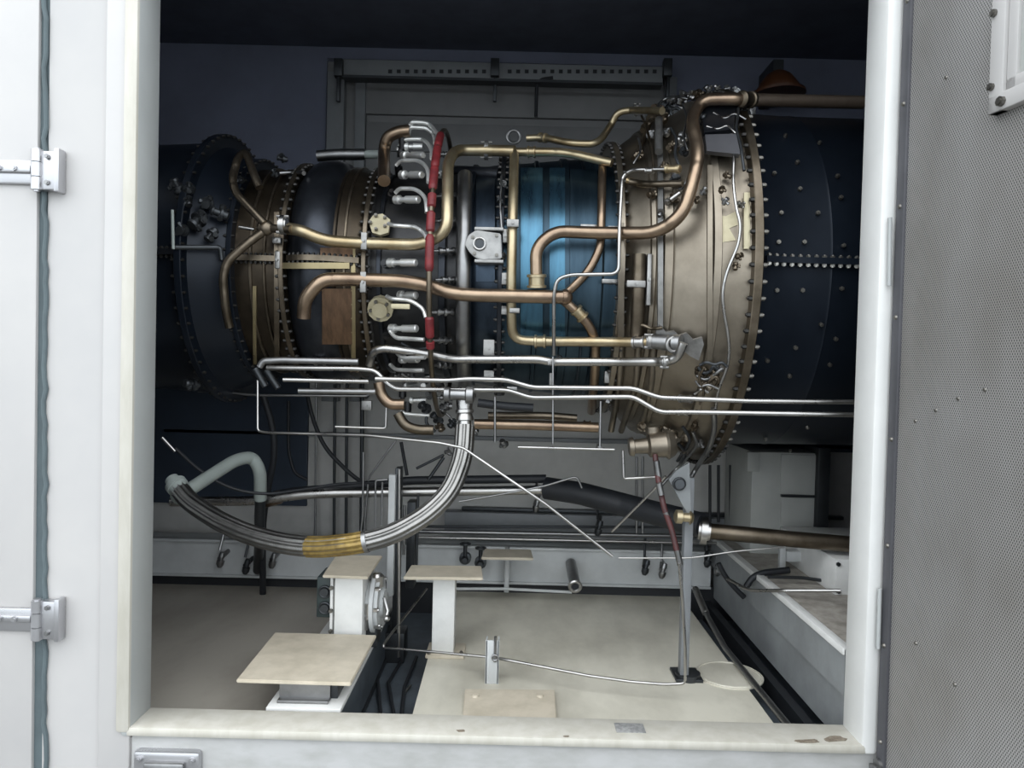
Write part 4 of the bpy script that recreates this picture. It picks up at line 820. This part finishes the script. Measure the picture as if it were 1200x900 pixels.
bm = nbm(); steps(bm, vc + Vector((-.05, 0, 0)), vc + Vector((.055, -.0, 0)), [(0, .08), (.3, .085), (.32, .105), (.5, .105), (.52, .135), (.68, .135), (.7, .12), (.85, .12), (.87, .07), (1, .06)], 28); obj('body', bm, 'skid', vl)
for k in range(8):
    t = k * PI / 4; bm = nbm(); hexb(bm, vc + Vector((.022, .115 * math.cos(t), .115 * math.sin(t))), (1, 0, 0), .012, .02); obj('bolt', bm, 'silver', vl)
bm = nbm(); tube(bm, [P(450, 700, 3.3), P(454, 716, 3.3), P(452, 724, 3.28)], .009, 8); bmesh.ops.create_icosphere(bm, subdivisions=2, radius=.016, matrix=Matrix.Translation(P(453, 725, 3.28))); obj('handle', bm, 'silver', vl)
bm = nbm(); steps(bm, P(433, 706, 3.27), P(429, 738, 3.27), [(0, .03), (.4, .026), (.42, .02), (.6, .02), (.62, .014), (1, .008)]); obj('drain_nipple', bm, 'silver', vl)
bm = nbm(); steps(bm, P(442, 672, 3.32), P(443, 688, 3.32), [(0, .02), (.2, .03), (1, .025)]); obj('lug', bm, 'silver', vl)
bm = nbm(); box(bm, (vc.x - .04, vc.y - .06, .0), (vc.x + .03, vc.y + .06, vc.z - .07), .004); obj('bracket', bm, 'darksteel', vl)
# two T stands
def tstand(label, pl_, z, post, Dp, name='support_stand', ma='postwhite', base=True, basex=None):
    bm, w = platform('', pl_, z, .014, '', '', ''); c = sum(w, Vector()) / 4
    t = thing(name, label, 'stand', (c.x, c.y, fz)); obj('top_plate', bm, 'plate', t)
    a, b = P(post[0], 700, Dp), P(post[1], 700, Dp); bm = nbm(); box(bm, (a.x, a.y, fz), (b.x, a.y + .10, z - .014), .004); obj('post', bm, ma, t)
    if base:
        bm = nbm(); a, b = P(basex[0], 772, Dp), P(basex[1], 772, Dp); box(bm, (a.x, a.y - .03, fz), (b.x, a.y + .14, fz + .014), .003); obj('base_plate', bm, 'plate', t)
        for s in (.08, .92):
            bm = nbm(); hexb(bm, (a.x + (b.x - a.x) * s, a.y - .005, fz + .014), (0, 0, 1), .01, .012); obj('bolt', bm, 'boltm', t)
tstand('white T shaped stand with a beige top standing at the edge of the cable pit', [(473, 676), (566, 677), (564, 663), (482, 662)], .30, (507, 533), 3.46, base=True, basex=(499, 544))
bm, w = platform('', [(564, 653), (625, 654), (622, 644), (568, 643)], .197 + .012, .014, '', '', ''); c = sum(w, Vector()) / 4
rb = thing('rail_bracket', 'small grey T shaped bracket fixed to the low pale beam at the back', 'bracket', (c.x, 1.88, -.05)); obj('shelf', bm, 'plate', rb)
q = P(594, 670, 4.4); bm = nbm(); box(bm, (q.x - .014, 1.80, -.06), (q.x + .014, 1.905, .195), .003); obj('rib', bm, 'skid', rb)
# low bolted plate and channel stub at the front
bm, w = platform('', [(541, 852), (653, 854), (650, 808), (545, 807)], fz + .02, .02, '', '', ''); c = sum(w, Vector()) / 4
fp = thing('floor_plate_cover', 'beige bolted plate lying on the floor against the door sill', 'plate', (c.x, c.y, fz)); obj('plate', bm, 'plate', fp)
for x in (557, 633):
    d = ray(x, 816); t = (fz + .02 - CAM.z) / d.z; p = CAM + d * t; bm = nbm(); cyl(bm, p, p + Vector((0, 0, .008)), .016, 16, .012); obj('bolt', bm, 'plate', fp)
c = P(576, 806, 3.17); cs = thing('channel_stub', 'short grey upright channel stub behind the bolted floor plate', 'channel', (c.x, c.y, fz))
bm = nbm(); box(bm, (c.x - .029, c.y, fz), (c.x + .029, c.y + .006, .09), .002); box(bm, (c.x - .029, c.y, fz), (c.x - .023, c.y + .05, .09)); box(bm, (c.x + .023, c.y, fz), (c.x + .029, c.y + .05, .09)); obj('channel', bm, 'skid', cs)
bm = nbm(); cyl(bm, (c.x + .012, c.y - .006, .0), (c.x + .012, c.y - .006, .11), .006, 8); torus(bm, (c.x + .012, c.y - .012, .02), (0, 1, 0), .012, .004); obj('clip', bm, 'dullsilver', cs)
# drain stub
ds = thing('drain_stub', 'short angled steel drain stub poking out of the low white beam', 'pipe', tuple(P(671, 680, 4.2)))
a, b = P(669, 660, 4.42), P(674, 687, 4.15); bm = nbm(); cyl(bm, a, b, .032, 18); obj('stub', bm, 'dullsilver', ds); bm = nbm(); torus(bm, b, b - a, .03, .011); obj('ring_end', bm, 'silver', ds); bm = nbm(); cyl(bm, b, b + (b - a) * .02, .02, 16); obj('bore', bm, 'black', ds)
# low white beam at the back and dark gutter
bm = nbm(); c0, c1 = P(190, 660, 4.45), P(1000, 660, 4.45); y0 = c0.y
zt2 = z_(640, 4.45); zb = z_(684, 4.45)
box(bm, (-2.6, y0, zb), (1.23, y0 + .02, zt2)); box(bm, (-2.6, y0 - .03, zt2 - .015), (1.23, y0 + .15, zt2), .003); box(bm, (-2.6, y0 - .02, zb), (1.23, y0 + .15, zb + .015), .003)
tag(obj('skid_rail', bm, 'skid'), 'low pale grey beam running along the foot of the back wall', 'beam')
wallbox('gap_strip_back', (-2.6, y0 + .03, fz - .14), (2.6, y0 + .06, zb), 'black', 0)  # black strip; the dark gap under the beam is put into its colour
wire('gutter_pipe', [(520, 690), (590, 690), (670, 694)], 1.8, 'skid', 4.3, 'pale thin pipe lying along the dark gutter at the back', 'pipe')
for i, (x, y) in enumerate(((545, 655), (563, 660))):
    c = P(x, y, 4.36); bm = nbm(); steps(bm, c + Vector((0, .1, 0)), c - Vector((0, .04, 0)), [(0, .02), (.4, .02), (.42, .035), (.7, .035), (.72, .02), (1, .015)]); cyl(bm, c + Vector((0, 0, .0)), c + Vector((0, 0, .09)), .012, 10); torus(bm, c + Vector((0, 0, .09)), (0, 0, 1), .028, .006)
    tag(obj('small_valve', bm, 'darksteel'), ('left', 'right')[i] + ' of two small dark valves behind the beige topped white stand', 'valve', 'small valves behind the stand')
for i, (x, y) in enumerate(((257, 655), (287, 663), (318, 656), (755, 664), (775, 668), (828, 655), (840, 665), (700, 618), (627, 591))):
    D = 4.37 if i != 8 else 4.5; c = P(x, y, D); bm = nbm()
    steps(bm, c - Vector((0, 0, .05)), c + Vector((.02, 0, .04)), [(0, .011), (.2, .022), (.45, .022), (.47, .013), (.7, .013), (.72, .019), (1, .015)], 12); cyl(bm, c, c + Vector((.03, .12, .04)), .014, 8); cyl(bm, c + Vector((0, 0, .05)), c + Vector((.01, .05, .16)), .008, 8)
    tag(obj('pipe_tap', bm, 'darksteel' if i % 2 else 'dullsilver'),
        ('dull tap under the hose nearest the left jamb', 'dark tap under the hose next to the dull one', 'dull tap under the middle of the braided hose', 'dark tap in front of the low beam left of the red sleeved tube', 'dull tap in front of the low beam touching the red sleeved tube', 'dark tap right of the steel support leg', 'dull tap lowest beside the steel support leg', 'dark tap on the back rails near the slanting rod', 'small dull tap on the dark rail right of the hose')[i], 'tap', 'small taps along the back')
# right side: skid, platform, cabinets
SR = 1.24; zs = .27
rs_ = thing('side_skid', 'grey white skid beam running along the right side with a dirty top', 'beam', (SR + .3, 1.2, fz))
bm = nbm(); box(bm, (SR, .14, .10), (SR + .012, 1.95, zs)); box(bm, (SR + .02, .14, fz), (SR + .03, 1.95, .10)); obj('side_web', bm, 'skidgrey', rs_)
bm = nbm(); box(bm, (SR, .14, zs - .012), (SR + 1.3, 1.95, zs), .003); obj('top', bm, 'dirtyplatform', rs_, 'dirty speckled top')
bm = nbm(); box(bm, (SR - .008, .14, zs - .02), (SR + .03, 1.95, zs + .006), .003); obj('edge', bm, 'postwhite', rs_)
bm = nbm(); box(bm, (SR - .04, .14, fz - .14), (SR, 1.95, fz - .02)); obj('foot', bm, 'black', rs_)
cb = thing('side_cabinet', 'pale grey box cut off by the right jamb above the dirty skid', 'cabinet', (1.72, .95, zs))
c = P(977, 720, 3.35); bm = nbm(); box(bm, (c.x, c.y, zs), (c.x + .5, c.y + .7, P(977, 655, 3.35).z), .006); obj('body', bm, 'postwhite', cb)
for y in (661, 693):
    bm = nbm(); q = P(979, y, 3.35); hexb(bm, (q.x + .012, c.y, q.z), (0, -1, 0), .01, .008); obj('bolt', bm, 'darksteel', cb)
rc = thing('rear_cabinet', 'tall pale grey cabinet behind the exhaust casing at the right', 'cabinet', tuple(P(920, 640, 4.1)))
bm = nbm(); bpx(bm, 880, 530, 958, 650, 4.1, .5, .004); obj('body', bm, 'cabinet', rc); bm = nbm(); bpx(bm, 915, 533, 957, 580, 4.09, .02, .003); bpx(bm, 915, 583, 957, 622, 4.09, .02, .003); obj('door', bm, 'cabinet', rc)
bm = nbm(); bpx(bm, 916, 580, 957, 583, 4.08, .02); obj('seam', bm, 'darksteel', rc); bm = nbm(); bpx(bm, 876, 530, 890, 553, 4.08, .04, .004); obj('corner_lug', bm, 'cabinet', rc)
bm = nbm(); bpx(bm, 958, 525, 972, 640, 4.05, .2, .003); tag(obj('dark_post', bm, 'darksteel'), 'dark upright post right of the tall rear cabinet', 'post')
for i, x in enumerate((832, 842, 856)): wire('rear_conduit', [(x, 545), (x, 612)], 1.8, 'black', 4.5, ('black conduit nearest the support leg', 'middle black conduit left of the rear cabinet', 'black conduit nearest the rear cabinet')[i], 'conduit', group='black conduits left of the rear cabinet')
for i, x in enumerate((746, 753)): wire('rear_conduit', [(x, 535), (x, 625)], 1.6, 'dullsilver', 4.4, ('left', 'right')[i] + ' of two grey conduits behind the red sleeved tube', 'conduit', group='grey conduits behind the drain tube')
bm = nbm(); bpx(bm, 922, 647, 962, 659, 3.75, .06, .003); bpx(bm, 914, 640, 921, 668, 3.76, .03, .003); tag(obj('pipe_bracket', bm, 'skid'), 'pale bracket bar under the straw coloured pipe at the right', 'bracket')
wire('bench_tube', [(852, 678), (878, 692), (985, 692)], 2, 'silver', [3.7, 3.3, 3.2], 'thin steel tube bending across the right skid beam', 'tube', 8)
wire('bench_tube', [(900, 676), (940, 677), (985, 683)], 2, 'darksteel', 3.5, 'dark thin tube above the bent steel tube at the right', 'tube', 8)
wire('skid_cable', [(873, 690), (882, 676), (895, 671), (925, 668)], 4, 'black', 3.65, 'black cable arching over the far end of the right skid beam', 'cable', 10)
wire('skid_cable', [(842, 660), (850, 676), (862, 690), (872, 700)], 3, 'black', 3.8, 'black cable dropping behind the support leg', 'cable', 10)
# floor rod under the right side
q0, q1 = P(814, 715, 3.7), P(925, 853, 2.9)
fr_ = thing('grounding_rod', 'slanting silver rod lying across the floor at the lower right', 'rod', tuple((q0 + q1) / 2))
def onfloor(x, y, z): d = ray(x, y); return CAM + d * ((z - CAM.z) / d.z)
a, b = onfloor(814, 715, fz + .03), onfloor(930, 858, fz + .025)
bm = nbm(); tube(bm, [a + Vector((-.0, 0, .12)), a.lerp(b, .18) + Vector((0, 0, .05)), a.lerp(b, .4), b], .014, 12); obj('rod', bm, 'dullsilver', fr_); bm = nbm(); cyl(bm, a + Vector((0, 0, .12)), a.lerp(b, .16) + Vector((0, 0, .055)), .019, 12); obj('bright_end', bm, 'silver', fr_, 'bright rod end')
c = onfloor(862, 792, fz); bm = nbm(); cyl(bm, (c.x - .03, c.y, fz), (c.x - .03, c.y, fz + .006), .15, 36); torus(bm, (c.x - .03, c.y, fz + .006), (0, 0, 1), .14, .005, 36)
tag(obj('floor_cover', bm, 'floorpale'), 'round cover set in the floor under the slanting rod', 'cover')
# debris and cables in the pit
for i, (pts, lab) in enumerate((([(450, 760), (442, 790), (446, 835)], 'nearest the white beam'), ([(470, 775), (455, 800), (462, 840)], 'in the middle of the pit'), ([(488, 770), (474, 805), (470, 842)], 'nearest the floor plate edge'))):
    w = [onfloor(x, y, fz - .12) for x, y in pts]; bm = nbm(); tube(bm, w, .008, 8); tag(obj('pit_cable', bm, 'black'), 'black cable lying in the dark cable pit, ' + lab, 'cable', 'cables in the pit')
a = onfloor(474, 812, fz - .13); bm = nbm(); cyl(bm, a, a + Vector((.02, .06, .01)), .006, 8); tag(obj('cable_tie', bm, 'silver'), 'small bright scrap lying in the dark cable pit', 'scrap')
# ================================================================== OUTSIDE, LIGHT
bm = nbm(); box(bm, (-14, -16, -1.0), (14, .0, -.9)); struct('ground', bm, 'concrete')
W = bpy.data.worlds.new('sky'); S.world = W; W.use_nodes = True; nt = W.node_tree; bg = nt.nodes['Background']
tc = nt.nodes.new('ShaderNodeTexCoord'); sx = nt.nodes.new('ShaderNodeSeparateXYZ'); nt.links.new(tc.outputs['Generated'], sx.inputs[0])
cr = nt.nodes.new('ShaderNodeValToRGB'); cr.color_ramp.elements[0].position = 0; cr.color_ramp.elements[0].color = (.55, .60, .64, 1); cr.color_ramp.elements[1].position = .8; cr.color_ramp.elements[1].color = (1.0, 1.04, 1.08, 1)
nt.links.new(sx.outputs['Z'], cr.inputs['Fac']); nt.links.new(cr.outputs['Color'], bg.inputs['Color']); bg.inputs['Strength'].default_value = 1.5
S.view_settings.view_transform = 'Standard'; S.view_settings.look = 'None'; S.view_settings.gamma = 1; S.view_settings.use_curve_mapping = False
S.view_settings.exposure = 1.2
for o in list(bpy.data.objects):
    if '_loc' in o: del o['_loc']
